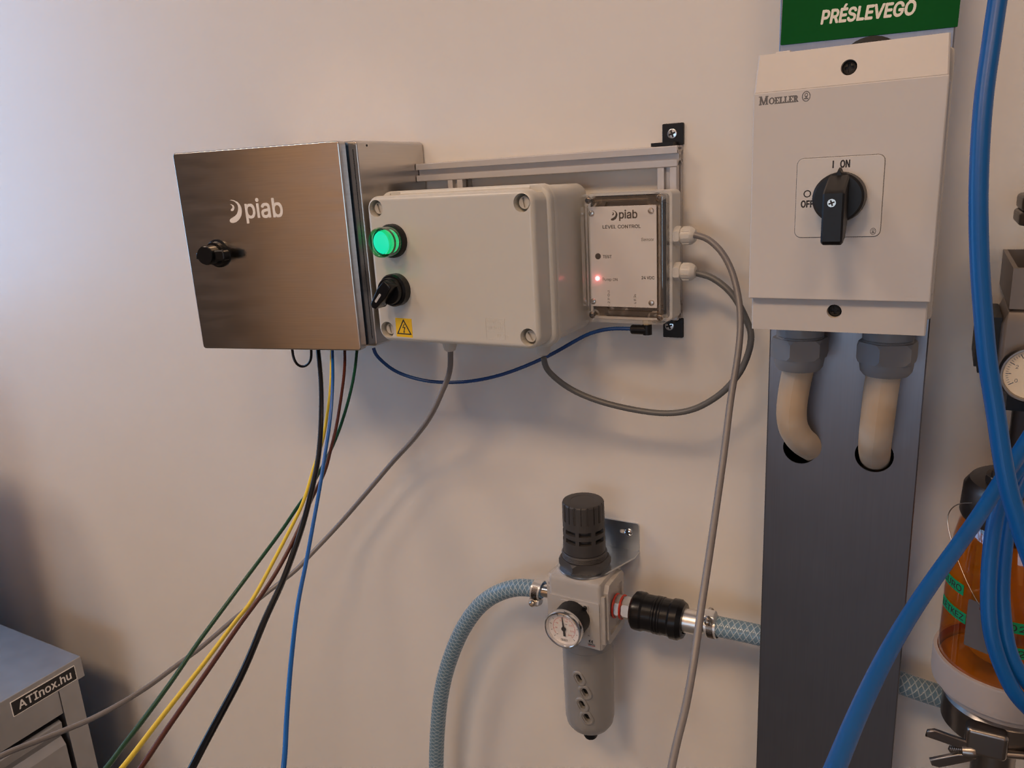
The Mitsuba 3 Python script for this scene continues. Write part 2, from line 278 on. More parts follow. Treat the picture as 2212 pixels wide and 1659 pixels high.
CURVES = {
    'black_tube': [(-0.6185, -0.1261, 1.3221), (-0.5888, -0.1584, 1.2979), (-0.5631, -0.1896, 1.2775), (-0.5395, -0.2202, 1.2591), (-0.5223, -0.2445, 1.2458), (-0.5105, -0.2631, 1.2369), (-0.5003, -0.2808, 1.2282), (-0.4896, -0.3009, 1.2174), (-0.4793, -0.3212, 1.2077), (-0.4541, -0.3717, 1.1903), (-0.4374, -0.4071, 1.1832), (-0.4183, -0.4504, 1.1677), (-0.4071, -0.4857, 1.156), (-0.4002, -0.515, 1.1429)],
    'blue_tube': [(-0.604, -0.1183, 1.3212), (-0.5789, -0.1492, 1.3027), (-0.5505, -0.1865, 1.2833), (-0.53, -0.2153, 1.2699), (-0.5212, -0.2284, 1.2638), (-0.5031, -0.2558, 1.2523), (-0.4854, -0.2818, 1.242), (-0.4708, -0.305, 1.2313), (-0.4544, -0.3306, 1.2208), (-0.4323, -0.365, 1.2066), (-0.4138, -0.3942, 1.1962), (-0.3964, -0.4189, 1.1862), (-0.3769, -0.4466, 1.17), (-0.3577, -0.4716, 1.1567), (-0.341, -0.4923, 1.1468)],
    'yellow_tube': [(-0.605, -0.1188, 1.3212), (-0.5914, -0.1376, 1.3032), (-0.5781, -0.1575, 1.2854), (-0.5624, -0.1849, 1.2632), (-0.5533, -0.2015, 1.2509), (-0.5458, -0.2179, 1.24), (-0.5386, -0.2366, 1.229), (-0.5306, -0.2536, 1.2188), (-0.5219, -0.2741, 1.2074), (-0.514, -0.2992, 1.1961), (-0.4988, -0.342, 1.1813), (-0.4779, -0.3874, 1.1735), (-0.4693, -0.4101, 1.1732), (-0.4517, -0.4527, 1.1709), (-0.4354, -0.4913, 1.1707), (-0.4198, -0.5254, 1.1717), (-0.4044, -0.5555, 1.1737)],
    'brown_tube': [(-0.5917, -0.1115, 1.3204), (-0.5782, -0.13, 1.3045), (-0.5603, -0.1605, 1.2814), (-0.5416, -0.1941, 1.2585), (-0.5372, -0.2026, 1.2536), (-0.5275, -0.2219, 1.2432), (-0.5191, -0.2377, 1.235), (-0.5125, -0.2534, 1.2282), (-0.5067, -0.2695, 1.2225), (-0.4991, -0.2878, 1.2168), (-0.4857, -0.3157, 1.2086), (-0.4648, -0.3618, 1.1982), (-0.4488, -0.4023, 1.1925), (-0.4377, -0.4299, 1.1914), (-0.4211, -0.4739, 1.1859), (-0.4047, -0.5134, 1.183), (-0.3964, -0.5339, 1.1811), (-0.3862, -0.5552, 1.1802)],
    'green_tube': [(-0.5794, -0.1048, 1.3196), (-0.5705, -0.1215, 1.3029), (-0.5612, -0.1432, 1.2831), (-0.5528, -0.1678, 1.2629), (-0.5472, -0.1867, 1.2489), (-0.542, -0.2076, 1.2354), (-0.5384, -0.2272, 1.2242), (-0.5331, -0.2545, 1.2098), (-0.5314, -0.2703, 1.2033), (-0.5269, -0.2961, 1.1924), (-0.5174, -0.3391, 1.1801), (-0.5012, -0.3839, 1.1741), (-0.4827, -0.4261, 1.1717), (-0.4741, -0.4468, 1.1697), (-0.4602, -0.475, 1.168), (-0.4392, -0.5141, 1.1694), (-0.4223, -0.5451, 1.172), (-0.4127, -0.5601, 1.1742)],
    'black_loop': [(-0.6668, -0.118, 1.3203), (-0.6665, -0.118, 1.309), (-0.6626, -0.118, 1.3014), (-0.655, -0.118, 1.2985), (-0.6457, -0.118, 1.3014), (-0.6387, -0.118, 1.3091), (-0.6366, -0.118, 1.322)],
    'grey_left': [(-0.4607, -0.0902, 1.3233), (-0.4648, -0.0865, 1.305), (-0.4701, -0.0848, 1.291), (-0.4799, -0.0842, 1.2741), (-0.4919, -0.0836, 1.2536), (-0.513, -0.0734, 1.2306), (-0.5508, -0.0573, 1.1961), (-0.592, -0.0446, 1.161), (-0.6392, -0.049, 1.111), (-0.692, -0.0558, 1.0558), (-0.7179, -0.0868, 1.0227), (-0.7286, -0.1019, 1.0079), (-0.7513, -0.1289, 0.9879), (-0.7713, -0.1795, 0.9665), (-0.7834, -0.2243, 0.9489), (-0.7889, -0.2538, 0.9432), (-0.7918, -0.2933, 0.9379), (-0.7948, -0.3298, 0.9371), (-0.8023, -0.361, 0.9362), (-0.809, -0.383, 0.9373), (-0.8148, -0.4225, 0.9444), (-0.8157, -0.4515, 0.9515)],
    'grey_sensor': [(-0.2057, -0.0449, 1.4397), (-0.199, -0.0454, 1.4379), (-0.1924, -0.0462, 1.4354), (-0.1797, -0.0499, 1.4254), (-0.1693, -0.0549, 1.4105), (-0.1623, -0.0617, 1.3949), (-0.1566, -0.0703, 1.3772), (-0.1536, -0.0794, 1.3599), (-0.1525, -0.0881, 1.3452), (-0.1522, -0.0984, 1.329), (-0.1525, -0.1077, 1.3148), (-0.1526, -0.1177, 1.2997), (-0.1509, -0.1401, 1.2692), (-0.149, -0.1741, 1.2275), (-0.1465, -0.21, 1.1901), (-0.1452, -0.2346, 1.163), (-0.1443, -0.2457, 1.1503), (-0.1432, -0.2644, 1.1286), (-0.1436, -0.2824, 1.1055), (-0.1451, -0.296, 1.0896), (-0.1459, -0.3094, 1.0736)],
    'grey_power': [(-0.2076, -0.0375, 1.4031), (-0.2008, -0.0375, 1.4016), (-0.1915, -0.038, 1.399), (-0.179, -0.04, 1.3915), (-0.1693, -0.042, 1.3826), (-0.1607, -0.044, 1.37), (-0.1549, -0.046, 1.3587), (-0.1509, -0.048, 1.3496), (-0.1504, -0.05, 1.3399), (-0.1521, -0.052, 1.3291), (-0.1577, -0.054, 1.3135), (-0.1646, -0.055, 1.3028), (-0.1729, -0.055, 1.2925), (-0.1856, -0.055, 1.2814), (-0.2032, -0.055, 1.2706), (-0.2256, -0.055, 1.2645), (-0.2486, -0.057, 1.2643), (-0.2773, -0.06, 1.2678), (-0.3066, -0.063, 1.2744), (-0.3303, -0.068, 1.2853), (-0.344, -0.074, 1.2978), (-0.3507, -0.079, 1.3084), (-0.3524, -0.081, 1.3201)],
    'blue_link': [(-0.5628, -0.095, 1.3211), (-0.5618, -0.094, 1.3145), (-0.5579, -0.09, 1.3061), (-0.5498, -0.08, 1.2927), (-0.5353, -0.072, 1.284), (-0.5139, -0.065, 1.2782), (-0.4941, -0.06, 1.2768), (-0.4661, -0.057, 1.2788), (-0.4361, -0.055, 1.285), (-0.4129, -0.053, 1.2921), (-0.3908, -0.05, 1.3008), (-0.3744, -0.048, 1.3082), (-0.3554, -0.046, 1.3176), (-0.3341, -0.044, 1.33), (-0.3157, -0.043, 1.3396), (-0.2948, -0.042, 1.345), (-0.278, -0.041, 1.3458), (-0.2674, -0.04, 1.3456)],
    'hose_left': [(-0.3806, -0.055, 1.0322), (-0.3941, -0.055, 1.031), (-0.4129, -0.055, 1.028), (-0.4392, -0.055, 1.0158), (-0.4672, -0.055, 0.9934), (-0.4954, -0.055, 0.955), (-0.5185, -0.055, 0.9083), (-0.5379, -0.055, 0.855), (-0.5512, -0.055, 0.7928), (-0.5618, -0.055, 0.7145)],
    'hose_right': [(-0.1855, -0.055, 1.0358), (-0.1662, -0.055, 1.0363), (-0.1338, -0.053, 1.0355), (-0.107, -0.05, 1.0312), (-0.0808, -0.047, 1.0269), (-0.0424, -0.043, 1.0184), (-0.0052, -0.04, 1.0102), (0.0189, -0.036, 1.004), (0.0424, -0.032, 0.9994), (0.0617, -0.028, 0.9961), (0.0847, -0.022, 0.9917)],
    'white_l': [(-0.0948, -0.118, 1.3551), (-0.0964, -0.116, 1.3409), (-0.0995, -0.113, 1.324), (-0.1021, -0.11, 1.3046), (-0.1029, -0.106, 1.2889), (-0.1017, -0.1, 1.2766), (-0.0974, -0.09, 1.264), (-0.093, -0.072, 1.2525), (-0.0876, -0.05, 1.2398)],
    'white_r': [(-0.031, -0.118, 1.3512), (-0.0329, -0.117, 1.3377), (-0.0343, -0.115, 1.3218), (-0.0353, -0.111, 1.3032), (-0.0361, -0.106, 1.2877), (-0.0371, -0.097, 1.2726), (-0.0377, -0.082, 1.2583), (-0.0382, -0.06, 1.2451), (-0.038, -0.045, 1.2354)],
    'hose_main': [(0.0201, -0.1928, 1.616), (0.0185, -0.1984, 1.6006), (0.0171, -0.204, 1.5851), (0.0158, -0.2123, 1.5602), (0.0145, -0.2206, 1.5353), (0.0145, -0.2283, 1.5103), (0.0157, -0.2363, 1.4815), (0.0173, -0.2418, 1.4607), (0.0195, -0.2469, 1.4398), (0.022, -0.2512, 1.421), (0.0244, -0.2547, 1.4052), (0.0268, -0.2579, 1.3901), (0.0296, -0.2608, 1.3755), (0.0336, -0.2639, 1.3581), (0.0374, -0.2672, 1.3402), (0.0404, -0.2698, 1.3263), (0.043, -0.2715, 1.3158), (0.046, -0.2729, 1.3053), (0.0497, -0.2741, 1.2949), (0.0542, -0.2754, 1.2822), (0.063, -0.2769, 1.2609), (0.0769, -0.2772, 1.2341)],
    'hose_cross': [(0.0801, -0.127, 1.3311), (0.0678, -0.1489, 1.313), (0.0585, -0.1658, 1.299), (0.0515, -0.1788, 1.2884), (0.0443, -0.1922, 1.2775), (0.0368, -0.2065, 1.2659), (0.0267, -0.2308, 1.2557), (0.0179, -0.2521, 1.2478), (0.0074, -0.279, 1.2385), (-0.0033, -0.3123, 1.2301), (-0.0127, -0.3525, 1.2247), (-0.0203, -0.3954, 1.2212), (-0.025, -0.4276, 1.2185), (-0.0285, -0.4605, 1.2181)],
    'hose_coil': [(0.0918, -0.1242, 1.3382), (0.0726, -0.1461, 1.3085), (0.06, -0.1612, 1.2869), (0.0517, -0.1713, 1.2725), (0.0474, -0.18, 1.2551), (0.0459, -0.1885, 1.2338), (0.0464, -0.1982, 1.2059), (0.0491, -0.2052, 1.1822), (0.0534, -0.2083, 1.1669), (0.06, -0.2103, 1.1509), (0.0687, -0.2109, 1.1353), (0.0843, -0.2049, 1.1181), (0.1096, -0.1912, 1.1053), (0.1378, -0.1688, 1.1137), (0.1502, -0.1466, 1.1479), (0.1498, -0.1268, 1.1997), (0.1386, -0.1146, 1.2535), (0.117, -0.1133, 1.2925), (0.0875, -0.1263, 1.3004), (0.067, -0.1467, 1.2819), (0.0591, -0.1593, 1.2626), (0.0558, -0.1687, 1.2445), (0.055, -0.1787, 1.2216), (0.0553, -0.1867, 1.2018), (0.0585, -0.1945, 1.1784), (0.0617, -0.1983, 1.1649), (0.0669, -0.2006, 1.1525), (0.0763, -0.201, 1.1392), (0.0905, -0.1982, 1.1285), (0.1129, -0.189, 1.1256)],}

# ------------------------------------------------------------------ the room
RX0, RX1, RY0, RZ1 = -2.48, 2.6, -4.2, 3.6
obj('wall_back', bx(RX0 - 0.1, RX1 + 0.1, 0, 0.1, -0.1, RZ1 + 0.1), 'wall', smooth=False); struct('wall_back')
wl = diff(bx(RX0 - 0.1, RX0, RY0, 0, 0, RZ1), bx(RX0 - 0.2, RX0 + 0.1, -1.10, -0.12, 1.2, 2.40))
obj('wall_left', wl, 'room_left', smooth=False); struct('wall_left')
obj('wall_right', bx(RX1, RX1 + 0.1, RY0, 0, 0, RZ1), 'room', smooth=False); struct('wall_right')
wf = diff(bx(RX0 - 0.1, RX1 + 0.1, RY0 - 0.1, RY0, -0.1, RZ1 + 0.1), bx(-1.3, 0.7, RY0 - 0.2, RY0 + 0.1, 0.75, 1.95))
obj('wall_front', wf, 'room_warm', smooth=False); struct('wall_front')
obj('floor', bx(RX0 - 0.1, RX1 + 0.1, RY0, 0, -0.1, 0), 'floor', smooth=False); struct('floor')
obj('ceiling', bx(RX0 - 0.1, RX1 + 0.1, RY0, 0, RZ1, RZ1 + 0.1), 'ceiling', smooth=False); struct('ceiling')
obj('pane', bx(RX0 - 0.075, RX0 - 0.065, -1.10, -0.12, 1.2, 2.40), 'frame_white', 'window_1', smooth=False, emit=WINDOW)
fr = diff(bx(RX0 - 0.06, RX0 + 0.012, -1.14, -0.08, 1.16, 2.44), bx(RX0 - 0.2, RX0 + 0.1, -1.06, -0.63, 1.24, 2.36), bx(RX0 - 0.2, RX0 + 0.1, -0.59, -0.16, 1.24, 2.36))
obj('window_frame', fr, 'frame_white', 'window_1', smooth=False); struct('window_1')
obj('pane', bx(-1.3, 0.7, RY0 - 0.075, RY0 - 0.065, 0.75, 1.95), 'frame_white', 'window_2', smooth=False, emit=WINDOW_2)
fr = diff(bx(-1.34, 0.74, RY0 - 0.06, RY0 + 0.012, 0.71, 1.99), *[bx(a, a + 0.62, RY0 - 0.2, RY0 + 0.1, 0.79, 1.91) for a in (-1.26, -0.61, 0.04)])
obj('window_frame', fr, 'frame_white', 'window_2', smooth=False); struct('window_2')
obj('leaf', bx(RX0, RX0 + 0.045, -3.95, -3.05, 0.0, 2.06), 'door_dark', 'door_1', smooth=False)
obj('door_handle', cat_(bx(RX0 + 0.045, RX0 + 0.10, -3.15, -3.13, 1.0, 1.02), bx(RX0 + 0.085, RX0 + 0.10, -3.27, -3.13, 1.0, 1.02)), 'chrome', 'door_1', smooth=False); struct('door_1')
for i, (lx, ly, glow) in enumerate(LAMPS):
    t = thing('ceiling_light', ['square ceiling panel light nearest the window', 'square ceiling panel light in the middle of its row', 'square ceiling panel light farthest from the window'][i], 'ceiling light', 'ceiling lights')
    f = diff(bx(lx - 0.38, lx + 0.38, ly - 0.38, ly + 0.38, RZ1 - 0.035, RZ1), bx(lx - 0.35, lx + 0.35, ly - 0.35, ly + 0.35, RZ1 - 0.05, RZ1 - 0.012))
    obj('frame', f, 'frame_white', t, smooth=False)
    q = trimesh.Trimesh([[lx - 0.35, ly - 0.35, RZ1 - 0.02], [lx + 0.35, ly - 0.35, RZ1 - 0.02], [lx + 0.35, ly + 0.35, RZ1 - 0.02], [lx - 0.35, ly + 0.35, RZ1 - 0.02]], [[0, 2, 1], [0, 3, 2]], process=False)
    obj('diffuser', q, 'frame_white', t, smooth=False, emit=glow)

# ------------------------------------------------------------------ steel cabinet with its door ajar
t = thing('steel_cabinet', 'brushed stainless steel wall cabinet with its logo door slightly open', 'cabinet')
CX0, CX1, CZ0, CZ1, CD = -0.7430, -0.5368, 1.3298, 1.5468, 0.1195
cw, chh = CX1 - CX0, CZ1 - CZ0
body = slab(rr(cw, chh, 0.004), 0.0, CD, 0.0015, 0.003)
body = diff(body, ext(rr(cw - 0.003, chh - 0.003, 0.003), 0.002, CD - 0.012), ext(rr(cw - 0.03, chh - 0.03, 0.003), 0.01, CD + 0.01))
obj('body', W(body, (CX0 + CX1) / 2, (CZ0 + CZ1) / 2, 0.0005), 'steel', t)
obj('rivet_hole', mv(A(lathe([(0, 0), (0.0012, 0), (0.0012, 0.0004), (0, 0.0004)], 16), trimesh.transformations.rotation_matrix(PI / 2, (0, 1, 0))), CX1 - 0.0001, -0.104, CZ1 - 0.0050), 'black', t)
ang = math.radians(11.17)
HX, HD = -0.5471, 0.135                      # the door's front right edge, its hinge side
def on_door(m, u=0.0, z=0.0, w=0.0):
    v = np.array(m.vertices); c, s = math.cos(ang), math.sin(ang)
    U, V_, Wd = v[:, 0] + u, v[:, 1] + z, v[:, 2] + w
    return trimesh.Trimesh(np.c_[HX + U * c + Wd * s, -HD + U * s - Wd * c, V_], m.faces, process=False)
dw, dh = 0.2075, 0.2196
door = slab(rr(dw, dh, 0.0035), -0.0130, 0.0, 0.0016, 0.0008)
door = diff(door, ext(rr(dw - 0.004, dh - 0.004, 0.002), -0.02, -0.0016))
d_ = obj('door', on_door(door, -dw / 2, 1.43735), 'steel', t)
obj('gasket', on_door(ext(rr(dw - 0.008, dh - 0.008, 0.004).difference(rr(dw - 0.03, dh - 0.03, 0.004)), -0.0115, -0.0018), -dw / 2, 1.43735), 'black_rubber', t)
obj('hinge', mv(lathe([(0, -0.10), (0.0036, -0.10), (0.0036, 0.10), (0, 0.10)], 16), -0.5425, -0.1165, 1.4385), 'black', t, label='black hinge pin')
obj('logo', on_door(brand_logo(), -0.1232, 1.4745, 0.0), 'white_print', d_)
# wing latch
lk = 'steel_cabinet__latch'
base = lathe([(0, 0), (0.0155, 0), (0.0155, 0.002), (0.0135, 0.004), (0.0125, 0.009), (0, 0.009)], 36)
obj('latch', on_door(base, -0.1655, 1.4372, 0.0), 'black_gloss', t, label='black wing latch')
hub = lathe([(0, 0.009), (0.0105, 0.009), (0.0105, 0.022), (0.0095, 0.0245), (0, 0.0245)], 32)
obj('hub', on_door(hub, -0.1655, 1.4372, 0.0), 'black_gloss', lk)
wing = slab(Polygon([(-0.0155, -0.0034), (-0.0148, 0.0034), (0, 0.0052), (0.0195, 0.0060), (0.0225, 0.003), (0.0225, -0.004), (0.019, -0.0062), (0, -0.0056)]), 0.010, 0.0205, 0.002, 0.001)
obj('wing', on_door(wing, -0.1655, 1.4364, 0.0), 'black_gloss', lk)
# push-in fittings under the cabinet
fit = lathe([(0, -0.012), (0.0040, -0.012), (0.0046, -0.010), (0.0046, -0.004), (0.0052, -0.003), (0.0052, 0.002), (0, 0.002)], 20)
for (fx, fd, m_) in ((-0.6185, 0.1215, 'black'), (-0.604, 0.114, 'black'), (-0.5917, 0.108, 'black'), (-0.5794, 0.1015, 'black'), (-0.5628, 0.093, 'black')):
    obj('tube_fitting', mv(fit, fx, -min(fd, 0.112), 1.3385), m_, t)
obj('release_ring', mv(lathe([(0.003, -0.004), (0.0062, -0.004), (0.0062, 0.0), (0.003, 0.0), (0.003, -0.004)], 24), -0.5725, -0.100, 1.3290), 'red', t, label='red release ring')

# ------------------------------------------------------------------ aluminium frame on the wall
t = thing('mounting_frame', 'slotted aluminium profile frame screwed to the wall behind the boxes', 'frame')
def profile20():
    p = rr(0.02, 0.02, 0.0012)
    slot = union_all([sbox(-0.003, 0.0085, 0.003, 0.011), Polygon([(-0.0056, 0.0086), (0.0056, 0.0086), (0.0056, 0.0068), (0.0028, 0.0040), (-0.0028, 0.0040), (-0.0056, 0.0068)])])
    for k in range(4): p = p.difference(affinity.rotate(slot, 90 * k, origin=(0, 0)))
    return p.difference(Point(0, 0).buffer(0.0018))
def bar_x(x0, x1, z): return along_x(ext(profile20(), 0, x1 - x0), x0, -0.0105, z)
def bar_z(x, z0, z1): return mv(ext(profile20(), z0, z1), x, -0.0105, 0)
obj('rail', bar_x(-0.5360, -0.2300, 1.5123), 'alu_matt', t, smooth=20)
obj('rail', bar_x(-0.5360, -0.2300, 1.3620), 'alu_matt', t, smooth=20)
obj('post', bar_z(-0.2400, 1.3720, 1.5023), 'alu_matt', t, smooth=20)
obj('post', bar_z(-0.4845, 1.3720, 1.5023), 'alu_matt', t, smooth=20)
for up in (1, -1):
    zb = 1.5226 if up > 0 else 1.3517
    pl = slab(rr(0.0212, 0.0205, 0.0012), 0.0, 0.0032, 0.0006)
    k_ = obj('bracket', cat_(W(pl, -0.2394, zb + up * 0.0107, 0.0003), bx(-0.2560, -0.2298 - 0.004, -0.0200, -0.0005, min(zb, zb + up * 0.0032), max(zb, zb + up * 0.0032))), 'black', t, label='black corner bracket')
    sx, sz = (-0.2398, 1.5338) if up > 0 else (-0.2430, 1.3431)
    obj('screw', W(lathe([(0, 0), (0.0049, 0), (0.0047, 0.0010), (0.0036, 0.0014), (0, 0.0015)], 28), sx, sz, 0.0034), 'zinc', k_)
    obj('drive_recess', W(star(0.0047, 0.0003), sx, sz, 0.0047), 'ink', k_, smooth=False)

# ------------------------------------------------------------------ grey junction box with lamp and switch
t = thing('junction_box', 'light grey plastic box with a green lamp and black switch on its lid', 'junction box')
GX0, GX1, GZ0, GZ1, GD = -0.5161, -0.3262, 1.3425, 1.4899, 0.1397
gw, gh, gx, gz = GX1 - GX0, GZ1 - GZ0, (GX0 + GX1) / 2, (GZ0 + GZ1) / 2
base = slab(rr(gw + 0.004, gh + 0.004, 0.012, n=8), 0.0205, 0.098, 0.001, 0.004)
obj('base', W(base, gx, gz), 'box_grey', t)
obj('rim', W(slab(rr(gw + 0.0085, gh + 0.0085, 0.014, n=8), 0.096, 0.1045, 0.0025, 0.002), gx, gz), 'box_grey', t)
lid = union(slab(rr(gw + 0.0085, gh + 0.0085, 0.014, n=8), 0.1055, 0.1130, 0.0035, 0.001), slab(rr(gw + 0.001, gh + 0.001, 0.013, n=8), 0.1120, GD, 0.0050, 0.0, 5))
SC = [(sx * (gw / 2 - 0.0115), sz * (gh / 2 - 0.0115)) for sz in (1, -1) for sx in (-1, 1)]
wells = [mv(lathe([(0, 0.122), (0.0082, 0.122), (0.0092, 0.2), (0, 0.2)], 32), x, z, 0) for x, z in SC]
notch = [bx(x - 0.0065, x + 0.0065, z, z + 0.02, 0.1120, 0.1240) for x, z in ((-gw / 2 + 0.017, gh / 2 - 0.0032), (gw / 2 - 0.010, gh / 2 - 0.0032))]
lid = diff(lid, *wells, *notch)
lid_k = obj('lid', W(lid, gx, gz), 'lid_grey', t, smooth=28)
for i, (x, z) in enumerate(SC):
    s = diff(lathe([(0, 0.1215), (0.0060, 0.1215), (0.0060, 0.1335), (0.0055, 0.1345), (0, 0.1345)], 28), rot2(ext(sbox(-0.0046, -0.00115, 0.0046, 0.00115), 0.1322, 0.14), [1.9, 1.75, 1.75, 2.1][i]))
    obj('screw', W(s, gx + x, gz + z), 'screw_grey', lid_k)
# green lamp
LX, LZ = -0.4858, 1.4461
lb = obj('pilot_lamp', W(lathe([(0, 0), (0.0168, 0), (0.0168, 0.0050), (0.0155, 0.0072), (0.0105, 0.0072), (0.0105, 0.004), (0, 0.004)], 44), LX, LZ, GD), 'black', t, label='lit green pilot lamp')
obj('light', W(lathe([(0, 0.0045), (0.0118, 0.0045), (0.0118, 0.0160), (0.0112, 0.0185), (0.009, 0.0200), (0, 0.0208)], 40), LX, LZ, GD), 'off', lb, smooth=40, emit=(0.0, 0.66, 0.36))
obj('lens', W(lathe([(0.0138, 0.0072), (0.0148, 0.0075), (0.0148, 0.0205), (0.0143, 0.0228), (0.0128, 0.0240), (0.0118, 0.0236), (0.0112, 0.0222)], 44), LX, LZ, GD), 'green_glass', lb, smooth=50)
obj('collar', W(ext(Point(0, 0).buffer(0.0140, 24).difference(Point(0, 0).buffer(0.0123, 24)), 0.0150, 0.0158), LX, LZ, GD), 'tube_green', lb)
# selector switch
SX, SZ = -0.4868, 1.3969
sb = obj('selector_switch', W(lathe([(0, 0), (0.0166, 0), (0.0166, 0.0085), (0.0152, 0.0105), (0, 0.0105)], 44), SX, SZ, GD), 'black_gloss', t, label='black selector switch')
kn = union(lathe([(0, 0.0105), (0.0138, 0.0105), (0.0135, 0.0150), (0.0130, 0.0160), (0, 0.0160)], 40),
           slab(affinity.rotate(Polygon([(-0.0052, 0.0125), (0.0052, 0.0125), (0.0068, 0.0), (0.0040, -0.0185), (0.0, -0.0205), (-0.0040, -0.0185), (-0.0068, 0.0)]), -42, origin=(0, 0)), 0.0105, 0.0270, 0.0016, 0.0))
obj('knob', W(kn, SX, SZ, GD), 'black_gloss', sb)
mk = affinity.rotate(rr(0.0026, 0.0115, 0.0013, 0, -0.0068), -42, origin=(0, 0))
obj('pointer_mark', W(ext(mk, 0.0268, 0.0273), SX, SZ, GD), 'mark_grey', sb)
# warning sticker
st = obj('warning_sticker', W(rot2(ext(rr(0.0207, 0.0198, 0.0004), 0, 0.0002), -0.02), -0.4828, 1.3570, GD), 'yellow_sticker', t, label='yellow voltage warning sticker')
tri = Polygon([(-0.0089, -0.0068), (0.0089, -0.0068), (0, 0.0086)]).buffer(0.0003)
bolt = Polygon([(0.0003, 0.0040), (-0.0021, -0.0004), (0.0002, -0.0001), (-0.0006, -0.0040), (-0.0016, -0.0036), (-0.0003, -0.0058), (0.0012, -0.0040), (0.0002, -0.0038), (0.0019, 0.0009), (-0.0006, 0.0006), (0.0013, 0.0040)])
obj('triangle', W(rot2(ext(union_all([tri.difference(tri.buffer(-0.0012, join_style=2))]), 0.0002, 0.0003), -0.02), -0.4828, 1.3570, GD), 'ink', st)
obj('bolt', W(rot2(ext(bolt.buffer(0), 0.0002, 0.0003), -0.02), -0.4828, 1.3570, GD), 'ink', st)
# raised maker's marks
em = [ext(sbox(0, y - 0.00025, 0.0246, y + 0.00025), 0, 0.00045) for y in (0.0, -0.0128, -0.0208)] + [ext(sbox(x - 0.00025, -0.0208, x + 0.00025, 0), 0, 0.00045) for x in (0.0, 0.0208)]
em += [mv(txt('GEWISS', 0.0040, 0, 0.0004, width=0.0180), 0.0015, -0.0058, 0), mv(txt('GW 44 117', 0.0036, 0, 0.0004, width=0.0180), 0.0015, -0.0113, 0), mv(txt('IP 56', 0.0036, 0, 0.0004), 0.0118, -0.0189, 0)]
obj('embossed_mark', W(cat_(*em), -0.3838, 1.3711, GD - 0.0001), 'lid_grey', lid_k, smooth=False)
for x, d, w_ in ((-0.4612, 0.0900, 0.0105), (-0.3524, 0.0810, 0.0098)):
    g = lathe([(0, -0.018), (0.0042, -0.018), (0.0062, -0.0165), (0.0075, -0.012), (0.0080, -0.0085), (w_, -0.0080), (w_ + 0.0006, -0.0035), (w_ + 0.0006, 0.0025), (0, 0.0025)], 32)
    obj('cable_gland', mv(g, x, -d, GZ0 - 0.002), 'gland_grey', t)

# ------------------------------------------------------------------ level control box with a clear lid
t = thing('level_control_box', 'small grey control box with a clear lid and a red indicator light', 'control box')
VX0, VX1, VZ0, VZ1, VD = -0.3122, -0.2260, 1.3564, 1.4818, 0.0695
vw, vh, vx, vz = VX1 - VX0, VZ1 - VZ0, (VX0 + VX1) / 2, (VZ0 + VZ1) / 2
base = slab(rr(vw, vh, 0.005), 0.0205, 0.0480, 0.0008, 0.0015)
obj('base', W(diff(base, ext(rr(vw - 0.006, vh - 0.006, 0.004), 0.0400, 0.06)), vx, vz), 'level_grey', t)
inner = rr(vw - 0.010, vh - 0.010, 0.003)
for sx in (-1, 1):
    for sz in (-1, 1): inner = inner.difference(rr(0.0320 if sz else 0.02, 0.0230, 0.004, sx * vw / 2, sz * vh / 2))
obj('tray', W(ext(rr(vw - 0.0065, vh - 0.0065, 0.004), 0.0400, 0.0450), vx, vz), 'tray', t, label='dark inside seen round the panel')
obj('gasket', W(ext(inner.difference(inner.buffer(-0.0042)), 0.0450, 0.0492), vx, vz), 'black_rubber', t)
shell = slab(rr(vw, vh, 0.006, n=6), 0.0486, VD, 0.0035, 0.0)
fn = shell.face_normals[:, 2] > -0.5
shell = trimesh.Trimesh(shell.vertices, shell.faces[fn], process=True); shell.remove_unreferenced_vertices()
lk = obj('lid', W(shell, vx, vz), 'clear', t, smooth=35, label='clear plastic lid')
# raised windows step of the lid: the rim that frames the viewing field
step = inner.buffer(-0.0008).difference(inner.buffer(-0.0018))
obj('moulded_edge', W(ext(step, VD - 0.0030, VD - 0.0006), vx, vz), 'clear', lk, smooth=False)
for i, (x, z) in enumerate([(-0.3060, 1.4785), (-0.2343, 1.4796), (-0.3052, 1.3619), (-0.2343, 1.3622)]):
    x = min(max(x, VX0 + 0.0062), VX1 - 0.0062); z = min(max(z, VZ0 + 0.0062), VZ1 - 0.0062)
    obj('screw', W(cross_screw(0.0032, 0.0, 0.0030, 0.4 + i, sw=0.35, depth=0.7), x, z, 0.0600), 'dark_metal', lk)
    obj('screw_well', W(lathe([(0.0040, 0.0), (0.0050, 0.0195)], 24), x, z, 0.0490), 'clear', lk)
    obj('screw_shank', W(lathe([(0, 0), (0.0016, 0), (0.0016, 0.0112), (0, 0.0112)], 12), x, z, 0.0489), 'dark_metal', lk)
PX0, PX1, PZ0, PZ1, PD = -0.3090, -0.2405, 1.3700, 1.4688, 0.0512
pk = obj('panel', W(slab(rr(PX1 - PX0, PZ1 - PZ0, 0.0005), -0.0012, 0.0), (PX0 + PX1) / 2, (PZ0 + PZ1) / 2, PD), 'panel_white', t, smooth=False, label='printed white front panel')
